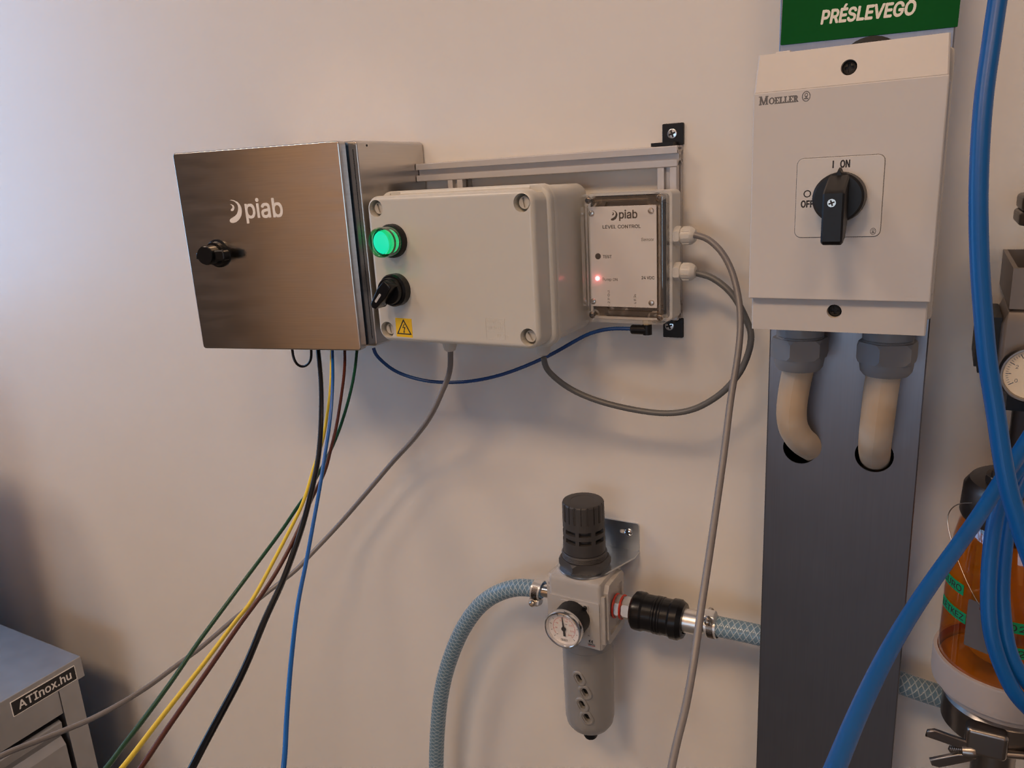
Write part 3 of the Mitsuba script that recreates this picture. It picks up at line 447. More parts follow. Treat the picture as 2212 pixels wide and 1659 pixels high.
# features measured 55 mm off the wall, brought to the panel's own depth
def onp(x, z): return (x - 0.0016, z - 0.0002)
for i, (x, z) in enumerate([(-0.3053, 1.4627), (-0.2442, 1.4636), (-0.3059, 1.3750), (-0.2445, 1.3752)]):
    x, z = onp(x, z)
    obj('screw', W(cross_screw(0.0029, 0, 0.0016, 1.2 + 1.3 * i, 1, depth=0.5, sw=0.22), x, z, PD), 'screw_steel', pk)
    if i < 4: obj('spacer', W(lathe([(0, 0), (0.002, 0), (0.002, PD - 0.0462), (0, PD - 0.0462)], 12), x, z, 0.0449), 'brass', pk)
x, z = onp(-0.2996, 1.4206)
obj('test_button', W(lathe([(0, 0), (0.0030, 0), (0.0030, 0.0003), (0, 0.0003)], 28), x, z, PD), 'ink', pk)
x, z = onp(-0.3007, 1.3985)
obj('indicator_light', W(lathe([(0, 0), (0.0021, 0), (0.0021, 0.0010), (0.0014, 0.0022), (0, 0.0026)], 20), x, z, PD), 'off', pk, emit=(16.0, 2.3, 2.6), label='glowing red indicator light')
lg = brand_logo(0.395, 0.0002); obj('logo', W(lg, -0.2723 - 0.0016 - 0.0042, 1.4570, PD), 'ink', pk, smooth=False)
L_ = []
def pt(s, h, x, z, at='l', width=None, bold=True, rot=0): 
    x, z = onp(x, z); m = txt(s, h, 0, 0.0002, at=at, width=width, bold=bold)
    L_.append(W(rot2(m, rot) if rot else m, x, z, PD))
pt('LEVEL CONTROL', 0.0032, -0.2742, 1.4477, 'c', 0.0395)
pt('Sensor', 0.0029, -0.2413, 1.4352, 'r', 0.0130, False); pt('24 VDC', 0.0029, -0.2413, 1.3983, 'r', 0.0130)
pt('TEST', 0.0028, -0.2943, 1.4188, 'l', 0.0092); pt('Pump ON', 0.0028, -0.2953, 1.3962, 'l', 0.0160, False)
pt('- 2 P Out', 0.0023, -0.2880, 1.3703, 'l', 0.0165, False, PI / 2); pt('- 1 P In', 0.0023, -0.2602, 1.3706, 'l', 0.0125, False, PI / 2)
obj('lettering', cat_(*L_), 'ink', pk, smooth=False)
# moulded drops of the clear lid
for x, z, r in ((-0.2802, 1.4183, 0.0022), (-0.2862, 1.3690, 0.0032), (-0.2722, 1.3686, 0.0036)):
    obj('moulded_pip', W(lathe([(0, 0), (r * 0.5, 0), (r, -0.0012), (r, -0.003)], 20), x + 0.004, z, VD - 0.001), 'clear', lk)
for z in (1.4385, 1.4042):
    g = along_x(hexnut(0.0094, 0, 0.0062, a=PI / 6), VX1, -0.0395, z)
    gk = obj('cable_gland', g, 'gland_grey', t)
    dm = lathe([(0, 0.0062), (0.0072, 0.0062), (0.0074, 0.0078), (0.0086, 0.0080), (0.0086, 0.0150), (0.0078, 0.0172), (0.0056, 0.0200), (0.0036, 0.0206), (0, 0.0206)], 36)
    ribs = [ext(affinity.rotate(sbox(0.0080, -0.0005, 0.0091, 0.0005), 45 * k + 12, origin=(0, 0)), 0.0083, 0.0150) for k in range(8)]
    obj('dome_nut', along_x(cat_(dm, *ribs), VX1, -0.0395, z), 'gland_grey', gk)
nut = mv(hexnut(0.0050, 0, 0.0055), -0.2545, -0.0400, VZ0 - 0.0055)
fk = obj('elbow_fitting', nut, 'brass', t)
eb = cat_(mv(lathe([(0, 0), (0.0046, 0), (0.0046, 0.0105), (0, 0.0105)], 24), -0.2545, -0.0400, VZ0 - 0.0158), along_x(lathe([(0, 0), (0.0040, 0), (0.0048, 0.001), (0.0048, 0.0165), (0, 0.0165)], 24), -0.2715, -0.0400, 1.3453))
obj('elbow', eb, 'black', fk, label='black elbow')

# ------------------------------------------------------------------ steel cable duct
t = thing('cable_duct', 'tall dark stainless steel duct plate below the main switch, two cables entering it', 'cable duct')
DX0, DX1, DD = -0.1288, -0.0040, 0.075
dcx, dwid = (DX0 + DX1) / 2, DX1 - DX0
HOLES = [(-0.0990, 1.2500, 0.0148), (-0.0381, 1.2508, 0.0154)]
plate = slab(rr(dwid, 1.55, 0.0), DD - 0.0015, DD, 0.0012)
plate = diff(plate, *[mv(ext(Point(0, 0).buffer(r, 24), 0.05, 0.1), x - dcx, z - 1.225, 0) for x, z, r in HOLES])
obj('plate', W(plate, dcx, 1.225), 'duct_steel', t)
for x in (DX0, DX1 - 0.0015):
    obj('side_flange', bx(x, x + 0.0015, -DD + 0.001, -0.058, 0.452, 1.998), 'duct_steel', t, smooth=False)
for z in (0.62, 1.66):
    obj('stand_off', bx(dcx - 0.02, dcx + 0.02, -DD + 0.0016, -0.0005, z - 0.015, z + 0.015), 'duct_steel', t, smooth=False)
obj('cable_sleeve', diff(bx(DX0 + 0.004, DX1 - 0.004, -DD + 0.0016, -0.018, 1.222, 1.285), bx(DX0 + 0.006, DX1 - 0.006, -0.1, -0.020, 1.224, 1.283)), 'black', t, smooth=False)
obj('grommet', W(lathe([(0.014, 0), (0.0250, 0), (0.0250, 0.004), (0.021, 0.007), (0.014, 0.007), (0.014, 0)], 40), -0.0600, 1.5655, DD), 'black_rubber', t, label='black rubber grommet')

# ------------------------------------------------------------------ green sign
t = thing('compressed_air_sign', 'green sign plate with white lettering above the main switch', 'sign')
sg = rot2(ext(rr(0.1246, 0.0720, 0.0006), 0, 0.0020), -0.021)
SGX, SGZ = -0.0642, 1.6270
obj('plate', W(sg, SGX, SGZ, DD + 0.0002), 'sign_green', t, smooth=False)
tx = rot2(fat(txt('PRÉSLEVEGŐ', 0.0094, 0, 0.0003, bold=True, width=0.0655, shear=0.10), 0.00028), -0.030)
obj('lettering', W(tx, -0.0972, 1.6040, DD + 0.0022), 'sign_white', t, smooth=False)

# ------------------------------------------------------------------ main switch
t = thing('main_switch', 'white rotary main switch in a tall enclosure under the green sign', 'switch')
WX0, WX1, WZ0, WZ1, WD = -0.1244, -0.0044, 1.4038, 1.5484, 0.1868
ww, wx = WX1 - WX0, (WX0 + WX1) / 2
obj('base', W(slab(rr(ww + 0.0006, 0.186, 0.003), DD + 0.0006, 0.140, 0.001, 0.0), wx + 0.0012, 1.4765), 'switch_base', t)
cov = union(slab(rr(ww, WZ1 - WZ0, 0.0008), 0.120, WD, 0.0010), slab(rr(ww + 0.0025, WZ1 - WZ0 - 0.003, 0.0015), 0.118, 0.160, 0.001))
ck = obj('cover', W(cov, wx, (WZ0 + WZ1) / 2), 'switch_white', t, smooth=25)
def wedge(z0, z1, d0, d1, w0, w1, r=0.0009):
    """Terminal cover: front face leaning from depth d0 at z0 to d1 at z1, with slightly rounded edges."""
    b = r; P = []
    for z, d, w in ((z0, d0, w0), (z1, d1, w1)):
        s = 1 if z == max(z0, z1) else -1
        P += [(-w / 2 + b, z, d), (w / 2 - b, z, d), (-w / 2, z, d - b), (w / 2, z, d - b), (-w / 2 + b, z - s * b * 0, d), (-w / 2, z, 0.118), (w / 2, z, 0.118)]
    return trimesh.convex.convex_hull(np.array(P))
top = wedge(WZ1 + 0.00005, 1.5737, 0.1862, 0.1795, ww - 0.0006, ww - 0.0028)
bot = wedge(1.3794, WZ0 - 0.0004, 0.1795, 0.1815, ww - 0.0026, ww - 0.0026)
well = lambda x, z, w: mv(lathe([(0, w), (0.0050, w), (0.0054, 0.25), (0, 0.25)], 32), x, z, 0)
top = diff(top, well(-0.0636 - wx, 1.5592, 0.176)); bot = diff(bot, well(-0.0650 - wx, 1.3948, 0.172))
tk = obj('terminal_cover', W(top, wx), 'switch_white', t, smooth=25)
bk = obj('terminal_cover', W(bot, wx), 'switch_white', t, smooth=25)
for k, x, z, w in ((tk, -0.0636, 1.5592, 0.1762), (bk, -0.0650, 1.3948, 0.1722)):
    obj('screw', W(cross_screw(0.0047, 0, 0.0035, 0.1, sw=0.3, depth=0.6), x, z, w), 'black_rubber', k)
obj('top_lug', W(slab(rr(0.0098, 0.0030, 0.0004), 0.13, 0.17, 0.0008), -0.1085, 1.5745), 'switch_white', t)
# label plate
pk = obj('label_plate', W(slab(rr(0.0552, 0.0538, 0.0042), 0, 0.0009, 0.0003), -0.0655, 1.4754, WD), 'plate_white', t, label='square rounded label plate')
obj('joint_line', W(ext(rr(0.0560, 0.0546, 0.0046).difference(rr(0.0552, 0.0538, 0.0042)), 0, 0.0002), -0.0655, 1.4754, WD), 'ink_grey', pk, smooth=False)
PD = WD + 0.0009
ring = Point(0, 0).buffer(0.0025).difference(Point(0, 0).buffer(0.0018))
L_ = [W(ext(sbox(0, 0, 0.0009, 0.0049), 0, 0.0002), -0.0702, 1.4950, PD), W(fat(txt('ON', 0.0046, 0, 0.0002, bold=True, width=0.0060), 0.00012), -0.0652, 1.4952, PD),
      W(ext(ring, 0, 0.0002), -0.0857, 1.4785, PD), W(fat(txt('OFF', 0.0044, 0, 0.0002, bold=True, width=0.0083), 0.00012), -0.0896, 1.4694, PD)]
obj('lettering', cat_(*L_), 'ink', pk, smooth=False)
def emblem(s):
    e = affinity.scale(Point(0, 0).buffer(1, 12), 0.8 * s, s)
    ins = [affinity.scale(Point(0, 0.25 * s).buffer(1, 8), 0.34 * s, 0.42 * s).difference(affinity.scale(Point(0, 0.25 * s).buffer(1, 8), 0.2 * s, 0.28 * s)), sbox(-0.4 * s, -0.55 * s, 0.4 * s, -0.3 * s), sbox(-0.12 * s, -0.3 * s, 0.12 * s, 0.1 * s)]
    return ext(union_all([e.difference(affinity.scale(Point(0, 0).buffer(1, 12), 0.64 * s, 0.83 * s)), *ins]), 0, 0.0002)
obj('emblem', W(emblem(0.0023), -0.0423, 1.4520, PD), 'ink_grey', pk, smooth=False)
def serif_word():
    """MOELLER in small capitals with slab serifs."""
    P, x = [], 0.0
    def stem(x0, h, w=0.00085): return sbox(x0, 0, x0 + w, h)
    def ser(x0, y, w=0.0019): return sbox(x0 - w / 2, y, x0 + w / 2, y + 0.00035)
    h = 0.0056
    P += [stem(0.0006, h), stem(0.0048, h), Polygon([(0.0006, h), (0.0016, h), (0.0032, 0.0012), (0.0046, h), (0.0056, h), (0.0035, 0.0), (0.0028, 0.0)]), ser(0.0010, 0), ser(0.0052, 0), ser(0.0009, h - 0.00035), ser(0.0053, h - 0.00035)]
    x, h = 0.0068, 0.0042
    P.append(affinity.scale(Point(x + 0.0018, h / 2).buffer(1, 10), 0.0019, h / 2).difference(affinity.scale(Point(x + 0.0018, h / 2).buffer(1, 10), 0.0011, h / 2 - 0.0004))); x += 0.0040
    for ch in 'ELLER':
        P += [stem(x + 0.0003, h), ser(x + 0.0007, 0), ser(x + 0.0007, h - 0.00035)]
        if ch in 'EL': P += [sbox(x, 0, x + 0.0027, 0.00045), sbox(x + 0.0023, 0, x + 0.0027, 0.0012)]
        if ch == 'E': P += [sbox(x, h - 0.00045, x + 0.0026, h), sbox(x + 0.0022, h - 0.0012, x + 0.0026, h), sbox(x, h / 2 - 0.0002, x + 0.0019, h / 2 + 0.0002)]
        if ch == 'R': P += [Point(x + 0.0013, h - 0.0012).buffer(0.0012).difference(Point(x + 0.0012, h - 0.0012).buffer(0.0005)), Polygon([(x + 0.0010, h / 2), (x + 0.0018, h / 2), (x + 0.0031, 0), (x + 0.0022, 0)])]
        x += 0.0031
    return ext(affinity.scale(union_all(P).buffer(0.00013), 0.0262 / x, 1.0, origin=(0, 0)), 0, 0.0002)
obj('maker_name', W(cat_(serif_word(), mv(emblem(0.0034), 0.0312, 0.0030, 0)), -0.1204, 1.5402, WD), 'ink_grey', ck, smooth=False)
sq = [sbox(0, 0.0066, 0.0063, 0.0070), sbox(0, 0, 0.0063, 0.0004), rr(0.0038, 0.0034, 0.0, 0.0032, 0.0035).difference(rr(0.0031, 0.0027, 0.0, 0.0032, 0.0035)), sbox(0.0056, 0.0036, 0.0062, 0.0044)]
obj('embossed_mark', W(ext(union_all(sq), 0, 0.0003), -0.0188, 1.4050 + 0.0016, WD - 0.00005), 'switch_white', ck, smooth=False)
# dial and handle
dk = obj('dial', W(lathe([(0, 0), (0.0166, 0), (0.0168, 0.004), (0.0163, 0.0150), (0.0148, 0.0168), (0, 0.0172)], 48), -0.0640, 1.4757, PD), 'black', t, label='black rotary dial with handle')
obj('pointer', W(slab(Polygon([(-0.0026, 0.0140), (0.0026, 0.0140), (0.0, 0.0196)]), 0.004, 0.0166, 0.0008), -0.0640, 1.4757, PD), 'black', dk)
hp = Polygon([(0.0152, 0.0150), (0.0060, 0.0385), (0.0040, 0.0412), (-0.0265, 0.0418), (-0.0285, 0.0402), (-0.0292, 0.0370), (-0.0262, 0.0240), (-0.0140, 0.0168), (-0.0130, 0.0120), (0.0152, 0.0120)])   # side view: (up, out)
pts = []
for x_, f in ((-0.0066, 0.0012), (-0.0054, 0.0), (0.0054, 0.0), (0.0066, 0.0012)):
    pts.append((x_, hp.buffer(-f) if f else hp))
V = []
for x_, q in pts: V += [(x_, a, b) for a, b in q.exterior.coords[:-1]]
handle = trimesh.convex.convex_hull(np.array(V))
hk = obj('handle', W(handle, -0.0638, 1.4757, PD), 'black', dk)
obj('screw', W(lathe([(0, 0), (0.0026, 0), (0.0026, 0.0005), (0, 0.0006)], 24), -0.0646, 1.4737, PD + 0.0416), 'screw_steel', hk)
obj('drive_recess', W(star(0.0026, 0.0002), -0.0646, 1.4737, PD + 0.0421), 'ink', hk, smooth=False)
for x in (-0.0970, -0.0318):
    g = lathe([(0, 0.010), (0.0185, 0.010), (0.0185, 0.0135), (0.0176, 0.0142), (0.0185, 0.0150), (0.0185, 0.040), (0, 0.040)], 40)
    gk = obj('cable_gland', mv(g, x, -0.117, 1.3488), 'gland_blue_grey', t)
    obj('hex_nut', mv(hexnut(0.0228, -0.0035, 0.0130, a=0.35), x, -0.117, 1.3488), 'gland_blue_grey', gk)
    obj('dome', mv(lathe([(0.0130, -0.0138), (0.0165, -0.0140), (0.0188, -0.0110), (0.0196, -0.0060), (0.0196, -0.0030), (0, -0.0030)], 40), x, -0.117, 1.3488), 'gland_blue_grey', gk)

# ------------------------------------------------------------------ pressure regulator on its bracket
t = thing('pressure_regulator', 'pale grey compressed air filter regulator with dark knob on a zinc bracket', 'pressure regulator')
QX, QD = -0.3250, 0.0550
def V_(m, x=QX, d=QD, z=0.0): return mv(m, x, -d, z)
bod = slab(rr(0.0625, 0.0625, 0.004), 0.9925, 1.0740, 0.0060, 0.001, 2)
port = ext(Point(0, 0).buffer(0.0115, 20), 0.0, 0.05)
bod = diff(bod, *[A(mv(lathe([(0, 0), (0.0235, 0), (0.0235, 0.02), (0, 0.02)], 36), 0, 0, 1.0715), np.eye(4))])
bkk = obj('body', V_(bod), 'reg_white', t, smooth=25)
# clamp flanges on both sides with their ridges
for s in (-1, 1):
    fl = Polygon([(-0.024, 0.9965), (0.020, 0.9965), (0.0235, 1.003), (0.0235, 1.060), (0.019, 1.068), (-0.019, 1.068), (-0.024, 1.062)])
    m = ext(fl, 0, 0.0060)
    m = diff(m, ext(sbox(-0.0185, 1.006, 0.0185, 1.055), 0.0034, 0.01))
    v = np.array(m.vertices); xx = QX + s * (0.0305 + v[:, 2])
    m = trimesh.Trimesh(np.c_[xx, -(QD + v[:, 0]), v[:, 1]], m.faces if s > 0 else m.faces[:, ::-1], process=False)
    obj('side_flange', m, 'reg_white', t, smooth=25)
    for (za, zb, dd) in ((1.000, 1.058, 0.0275), (1.014, 1.050, -0.022)):
        obj('ridge', bx(min(QX + s * 0.0300, QX + s * 0.0345), max(QX + s * 0.0300, QX + s * 0.0345), -(QD + dd) - 0.0016, -(QD + dd) + 0.0016, za, zb), 'reg_white', t, smooth=False)
fp = rr(0.0592, 0.0560, 0.001, 0, 1.0225).difference(rr(0.0325, 0.0330, 0.003, 0.0, 1.0300))
obj('front_frame', W(ext(fp, 0.0, 0.0016), QX, 0, 0.0862), 'reg_white', t, smooth=False)
obj('gauge_seat', W(ext(rr(0.0345, 0.0350, 0.003, 0.0, 1.0300), 0.0, 0.0028), QX, 0, 0.0862), 'reg_white', t, smooth=False)
obj('seat_screw', W(diff(lathe([(0, 0), (0.0024, 0), (0.0024, 0.0018), (0.002, 0.0022), (0, 0.0022)], 24), ext(ngon(0.0013), 0.001, 0.01)), QX + 0.0138, 1.0440, 0.0890), 'black', t)
PD = 0.0862 + 0.0016
ck_ = [mv(ext(Point(0, 0).buffer(0.0016, 10).difference(Point(0.0006, 0).buffer(0.0008, 8)).difference(sbox(0.0006, -0.002, 0.003, 0.002)), 0, 0.0002), dx, 0, 0) for dx in (0, 0.0030)]
obj('lettering', cat_(*[W(m, -0.3072, 1.0030, PD) for m in ck_], W(txt('CAMOZZI', 0.0017, 0, 0.0002, bold=True, width=0.0085), -0.3098, 0.9985, PD), W(txt('MC', 0.0012, 0, 0.0002), -0.3095, 1.0090, PD)), 'ink', t, smooth=False)
obj('underline', W(ext(sbox(0, 0, 0.0085, 0.0005), 0, 0.0002), -0.3098, 0.9974, PD), 'ink_red', t, smooth=False)
# bracket
br = union_all([Point(0, 0).buffer(0.0300, 32), sbox(-0.0300, 0, 0.0300, 0.0545)])
br = Polygon([(-0.0290, -0.0080), (0.0290, -0.0080), (0.0450, 0.0380), (0.0450, 0.0543), (-0.0450, 0.0543), (-0.0450, 0.0380)]).union(Point(0, 0).buffer(0.0300, 32)).difference(Point(0, 0).buffer(0.0200, 24))
k_ = obj('bracket', V_(ext(br, 1.0745, 1.0765)), 'zinc', t, label='bent zinc wall bracket')
wp = rr(0.0900, 0.0345, 0.003, QX, 1.0935)
for sx in (-1, 1): wp = wp.difference(rr(0.0140, 0.0052, 0.0024, QX + sx * 0.0290, 1.0985))
obj('wall_leg', W(ext(wp, 0.0004, 0.0024)), 'zinc', k_)
for sx in (-1, 1):
    obj('screw', W(lathe([(0, 0), (0.0046, 0), (0.0044, 0.0014), (0.0030, 0.0024), (0, 0.0026)], 28), QX + sx * 0.0325, 1.0985, 0.0025), 'chrome', k_)
    obj('drive_recess', W(star(0.0044, 0.0004), QX + sx * 0.0325, 1.0985, 0.0048), 'ink', k_, smooth=False)
# lock nut, thread, knob
nk = obj('lock_nut', V_(hexnut(0.0292, 1.0766, 1.0885, a=0.45)), 'knob_grey', t, label='dark grey lock nut')
thr = [(0, 1.0880), (0.0245, 1.0880)]
for k in range(4): thr += [(0.0248, 1.0885 + k * 0.0016), (0.0254, 1.0893 + k * 0.0016), (0.0246, 1.0900 + k * 0.0016)]
thr += [(0.0240, 1.0960), (0, 1.0960)]
obj('thread', V_(lathe(thr, 48)), 'knob_grey', nk, smooth=20)
prof = [(0, 1.0965), (0.0236, 1.0965), (0.0238, 1.0985), (0.0233, 1.1230), (0.0230, 1.1530), (0.0222, 1.1545), (0.0205, 1.1550), (0.0140, 1.1550), (0.0135, 1.1546), (0, 1.1546)]
knob = lathe(prof, 72)
cuts = []
for k in range(20):
    a = 2 * PI * k / 20
    c = bx(0.0218, 0.03, -0.0005, 0.0005, 1.1340, 1.16); cuts.append(A(c, trimesh.transformations.rotation_matrix(a, (0, 0, 1))))
    c = bx(0.0224, 0.03, -0.0019, 0.0019, 1.1345, 1.1600) if k % 2 else None
    if c is not None: cuts.append(A(c, trimesh.transformations.rotation_matrix(a, (0, 0, 1))))
for k in range(4):
    a0 = -PI / 2 + 0.09 + k * PI / 2
    for zz in (1.1132, 1.1232):
        for s in (-1, 1):
            P = [(0.0175 * math.cos(a), 0.0175 * math.sin(a)) for a in np.linspace(a0 - s * 0.09, a0 - s * 0.68, 7)] + [(0.03 * math.cos(a), 0.03 * math.sin(a)) for a in np.linspace(a0 - s * 0.68, a0 - s * 0.09, 7)]
            cuts.append(ext(Polygon(P).buffer(0), zz - 0.0026, zz + 0.0026))
knob = diff(knob, union(*cuts))
obj('knob', V_(knob), 'knob_grey', t, smooth=25, label='dark grey ribbed adjusting knob')
# bowl
bp = [(0.0, 0.9935), (0.0300, 0.9935), (0.0302, 0.9800), (0.0296, 0.9792), (0.0292, 0.9785), (0.0294, 0.9700), (0.0288, 0.8830), (0.0272, 0.8745), (0.0235, 0.8690), (0.0180, 0.8668), (0, 0.8662)]
bowl = lathe(bp[::-1], 64)
WINS = [(2, 0.9480, -0.42), (15, 0.9310, -0.42), (7, 0.9140, -0.42), (17, 0.8975, -0.42)]
def at_az(m, az, z, r, tilt):
    m = rot2(m, tilt); v = np.array(m.vertices); a = math.radians(az)   # outward = -y turned towards +x
    x, y = v[:, 0], -(v[:, 2] + r)
    return trimesh.Trimesh(np.c_[QX + x * math.cos(a) - y * math.sin(a), -QD + x * math.sin(a) + y * math.cos(a), v[:, 1] + z], m.faces, process=False)
bowl = V_(bowl)
bowl = diff(bowl, *[at_az(ext(affinity.scale(rr(0.0058, 0.0108, 0.0028), -1, 1), 0.0, 0.02), az, z, 0.0225, -ti) for az, z, ti in WINS])
bwk = obj('bowl', bowl, 'bowl_white', t, smooth=28, label='pale grey metal bowl')
for az, z, ti in WINS:
    rg = slab(rr(0.0138, 0.0200, 0.0067), 0.0, 0.0066, 0.0018, 0.0)
    rg = diff(rg, ext(rr(0.0060, 0.0110, 0.0029), -0.01, 0.02), ext(rr(0.0092, 0.0148, 0.0045), 0.0054, 0.02))
    wk = obj('sight_slot', at_az(rg, az, z, 0.0240, -ti), 'bowl_white', bwk)
    obj('sight_glass', at_az(ext(rr(0.0054, 0.0100, 0.0026), 0, 0.0010), az, z, 0.0232, -ti), 'black_gloss', bwk)
obj('drain', V_(lathe([(0, 0.8490), (0.0070, 0.8490), (0.0086, 0.8520), (0.0088, 0.8670), (0, 0.8670)], 24)), 'black', t, label='black drain knob')
# gauge
GXc, GZc, GF = -0.3256, 1.0294, 0.1185
gk = obj('gauge', W(lathe([(0, 0.0885), (0.0192, 0.0885), (0.0192, 0.1100), (0.0200, 0.1120), (0, 0.1120)], 48), GXc, GZc), 'black', t, label='small round pressure gauge')
obj('bezel', W(lathe([(0.0196, 0.1110), (0.0214, 0.1110), (0.0217, 0.1140), (0.0217, 0.1165), (0.0208, 0.1185), (0.0197, 0.1188), (0.0190, 0.1178), (0.0188, 0.1150), (0.0196, 0.1110)], 56), GXc, GZc), 'chrome', gk, smooth=40)
obj('dial', W(lathe([(0, 0.1120), (0.0194, 0.1120), (0.0194, 0.1135), (0, 0.1135)], 48), GXc, GZc), 'dial_white', gk)
FZ = 0.1135
tick, redt = [], []
A0, A1 = math.radians(225), math.radians(-45)
for k in range(11):
    a = A0 + (A1 - A0) * k / 10; L = 0.0020 if k % 2 == 0 else 0.0013
    tick.append(LineString([(0.0150 * math.cos(a), 0.0150 * math.sin(a)), ((0.0150 + L) * math.cos(a), (0.0150 + L) * math.sin(a))]).buffer(0.00025))
arc = LineString([(0.0130 * math.cos(a), 0.0130 * math.sin(a)) for a in np.linspace(A0, A1, 40)]).buffer(0.00016)
redt.append(arc)
for k in range(17):
    a = A0 + (A1 - A0) * k / 16; redt.append(LineString([(0.0118 * math.cos(a), 0.0118 * math.sin(a)), (0.0130 * math.cos(a), 0.0130 * math.sin(a))]).buffer(0.00016))
nums = [mv(txt(s, 0.0019, 0, 0.0001, at='c'), 0.0096 * math.cos(A0 + (A1 - A0) * f), 0.0096 * math.sin(A0 + (A1 - A0) * f) - 0.0009, 0) for s, f in (('20', 0.14), ('40', 0.28), ('60', 0.42), ('80', 0.57), ('100', 0.71), ('120', 0.86), ('140', 1.0))]
obj('red_scale', W(cat_(ext(union_all(redt), 0, 0.0001), *nums), GXc, GZc, FZ), 'ink_red', gk, smooth=False)
wk_ = rr(0.0078, 0.0024, 0.0003, -0.0005, -0.0142)
obj('black_scale', W(cat_(ext(union_all(tick), 0, 0.0001), ext(wk_.difference(wk_.buffer(-0.0003)), 0, 0.0001), mv(txt('WIKA', 0.0015, 0, 0.0001, bold=True, at='c'), -0.0005, -0.0149, 0), mv(txt('bar', 0.0013, 0, 0.0001), 0.0012, 0.0048, 0)), GXc, GZc, FZ), 'ink', gk, smooth=False)
na = math.radians(96)
nd = rot2(ext(union_all([Polygon([(-0.0012, -0.0085), (0.0012, -0.0085), (0.0009, 0), (0.0003, 0.0138), (-0.0003, 0.0138), (-0.0009, 0)]), Point(0, 0).buffer(0.0026)]), 0.0012, 0.0017), na - PI / 2)
obj('needle', W(nd, GXc, GZc, FZ), 'ink', gk, smooth=False)
obj('stop_pin', W(lathe([(0, 0), (0.0008, 0), (0.0008, 0.0014), (0, 0.0016)], 10), GXc - 0.0086, GZc - 0.0074, FZ), 'dial_white', gk)
gl = trimesh.Trimesh(*[(lambda c: (c.vertices, c.faces))(trimesh.creation.cylinder(0.0191, 0.0001, sections=40))][0]); gl = trimesh.Trimesh(gl.vertices, gl.faces[gl.face_normals[:, 2] > 0.5], process=False)
obj('glass', W(gl, GXc, GZc, 0.1168), 'clear', gk, smooth=False)
# right hand fitting with its red seals, left hand tail piece
fz, fd = 1.0335, 0.0550
k_ = obj('fitting', along_x(cat_(hexnut(0.0135, 0.0, 0.0062, a=0.3), lathe([(0, -0.003), (0.0105, -0.003), (0.0105, 0.0085), (0, 0.0085)], 28), hexnut(0.0132, 0.0082, 0.0205, a=0.3)), -0.2872, -fd, fz), 'nickel', t, smooth=20)
for x in (-0.2886, -0.2806):
    obj('seal_ring', along_x(trimesh.creation.torus(0.0130, 0.0011, major_sections=40, minor_sections=10), x, -fd, fz), 'red', k_, label='red seal ring')
obj('tail_piece', along_x(cat_(hexnut(0.0120, -0.0075, 0.0, a=0.2), lathe([(0, -0.022), (0.0078, -0.022), (0.0078, 0.001), (0, 0.001)], 24)), -0.3612, -fd, 1.0318), 'chrome', t, smooth=20)

# ------------------------------------------------------------------ quick coupling and the two hose clamps
t = thing('quick_coupling', 'black sleeved quick coupling between the regulator and the clear hose', 'coupling')
pr_ = [(0, 0), (0.0165, 0.0), (0.0205, 0.0030), (0.0212, 0.0060), (0.0212, 0.0125), (0.0198, 0.0150), (0.0198, 0.0255), (0.0205, 0.0263), (0.0205, 0.0280), (0.0198, 0.0286), (0.0205, 0.0294), (0.0205, 0.0312), (0.0198, 0.0320), (0.0205, 0.0330), (0.0205, 0.0345), (0.0198, 0.0352), (0.0198, 0.0430), (0.0216, 0.0455), (0.0216, 0.0530), (0.0185, 0.0580), (0.0135, 0.0585), (0.0132, 0.0560), (0, 0.0560)]
obj('sleeve', along_x(lathe(pr_, 56), -0.2690, -fd, fz), 'black_gloss', t, smooth=22)
obj('tail', along_x(lathe([(0, 0.0), (0.0128, 0.0), (0.0128, 0.0215), (0.0120, 0.0225), (0.0100, 0.0225), (0.0085, 0.0240), (0.0085, 0.0320), (0, 0.0320)], 40), -0.2130, -fd, fz + 0.0010), 'nickel', t, label='polished metal tail')
def hose_clamp(label, x, d, z, r, a0, tilt, s0, flip, wid=0.0115):
    """Worm drive clamp round a hose running along x; a0: the screw housing's angle round the hose."""
    t = thing('hose_clamp', label, 'hose clamp', None)
    band = ext(Point(0, 0).buffer(r + 0.0009, 32).difference(Point(0, 0).buffer(r, 32)), -wid / 2, wid / 2)
    def put(m):
        m = rot2(m, a0); v = np.array(m.vertices); w = v[:, 2] + v[:, 1] * tilt
        return trimesh.Trimesh(np.c_[x + w, -(d + v[:, 0]), z + v[:, 1]], m.faces[:, ::-1], process=False)
    obj('band', put(band), 'clamp_steel', t, smooth=25)
    h = slab(rr(0.0125, wid + 0.002, 0.001), r + 0.0008, r + 0.0085, 0.0030, 0.0)           # u along the band, v across, w outwards
    v = np.array(h.vertices); h = trimesh.Trimesh(np.c_[v[:, 2], v[:, 0], v[:, 1]], h.faces, process=False)
    hk = obj('housing', put(h), 'clamp_steel', t, smooth=30)
    s = cross_screw(0.0036, 0.0, 0.0042, 0.5, sw=0.3, depth=0.5); s = cat_(s, mv(hexnut(0.0048, -0.0035, 0.0), 0, 0, 0), mv(lathe([(0, -0.0165), (0.0028, -0.0165), (0.0028, -0.0035), (0, -0.0035)], 16), 0, 0, 0))
    v = np.array(s.vertices); s = trimesh.Trimesh(np.c_[v[:, 0] + r + 0.0046, flip * (v[:, 2] + 0.0080), v[:, 1]], s.faces if flip < 0 else s.faces[:, ::-1], process=False)
    obj('screw', put(s), 'screw_steel', t, smooth=25)
    for k in range(14):
        a = s0 - a0 + k * 0.115
        m = bx(r + 0.0008, r + 0.0013, -0.0005, 0.0005, -wid * 0.30, wid * 0.30); m = rot2(m, a)
        obj('thread_slot', put(m), 'dark_metal', t, smooth=False)
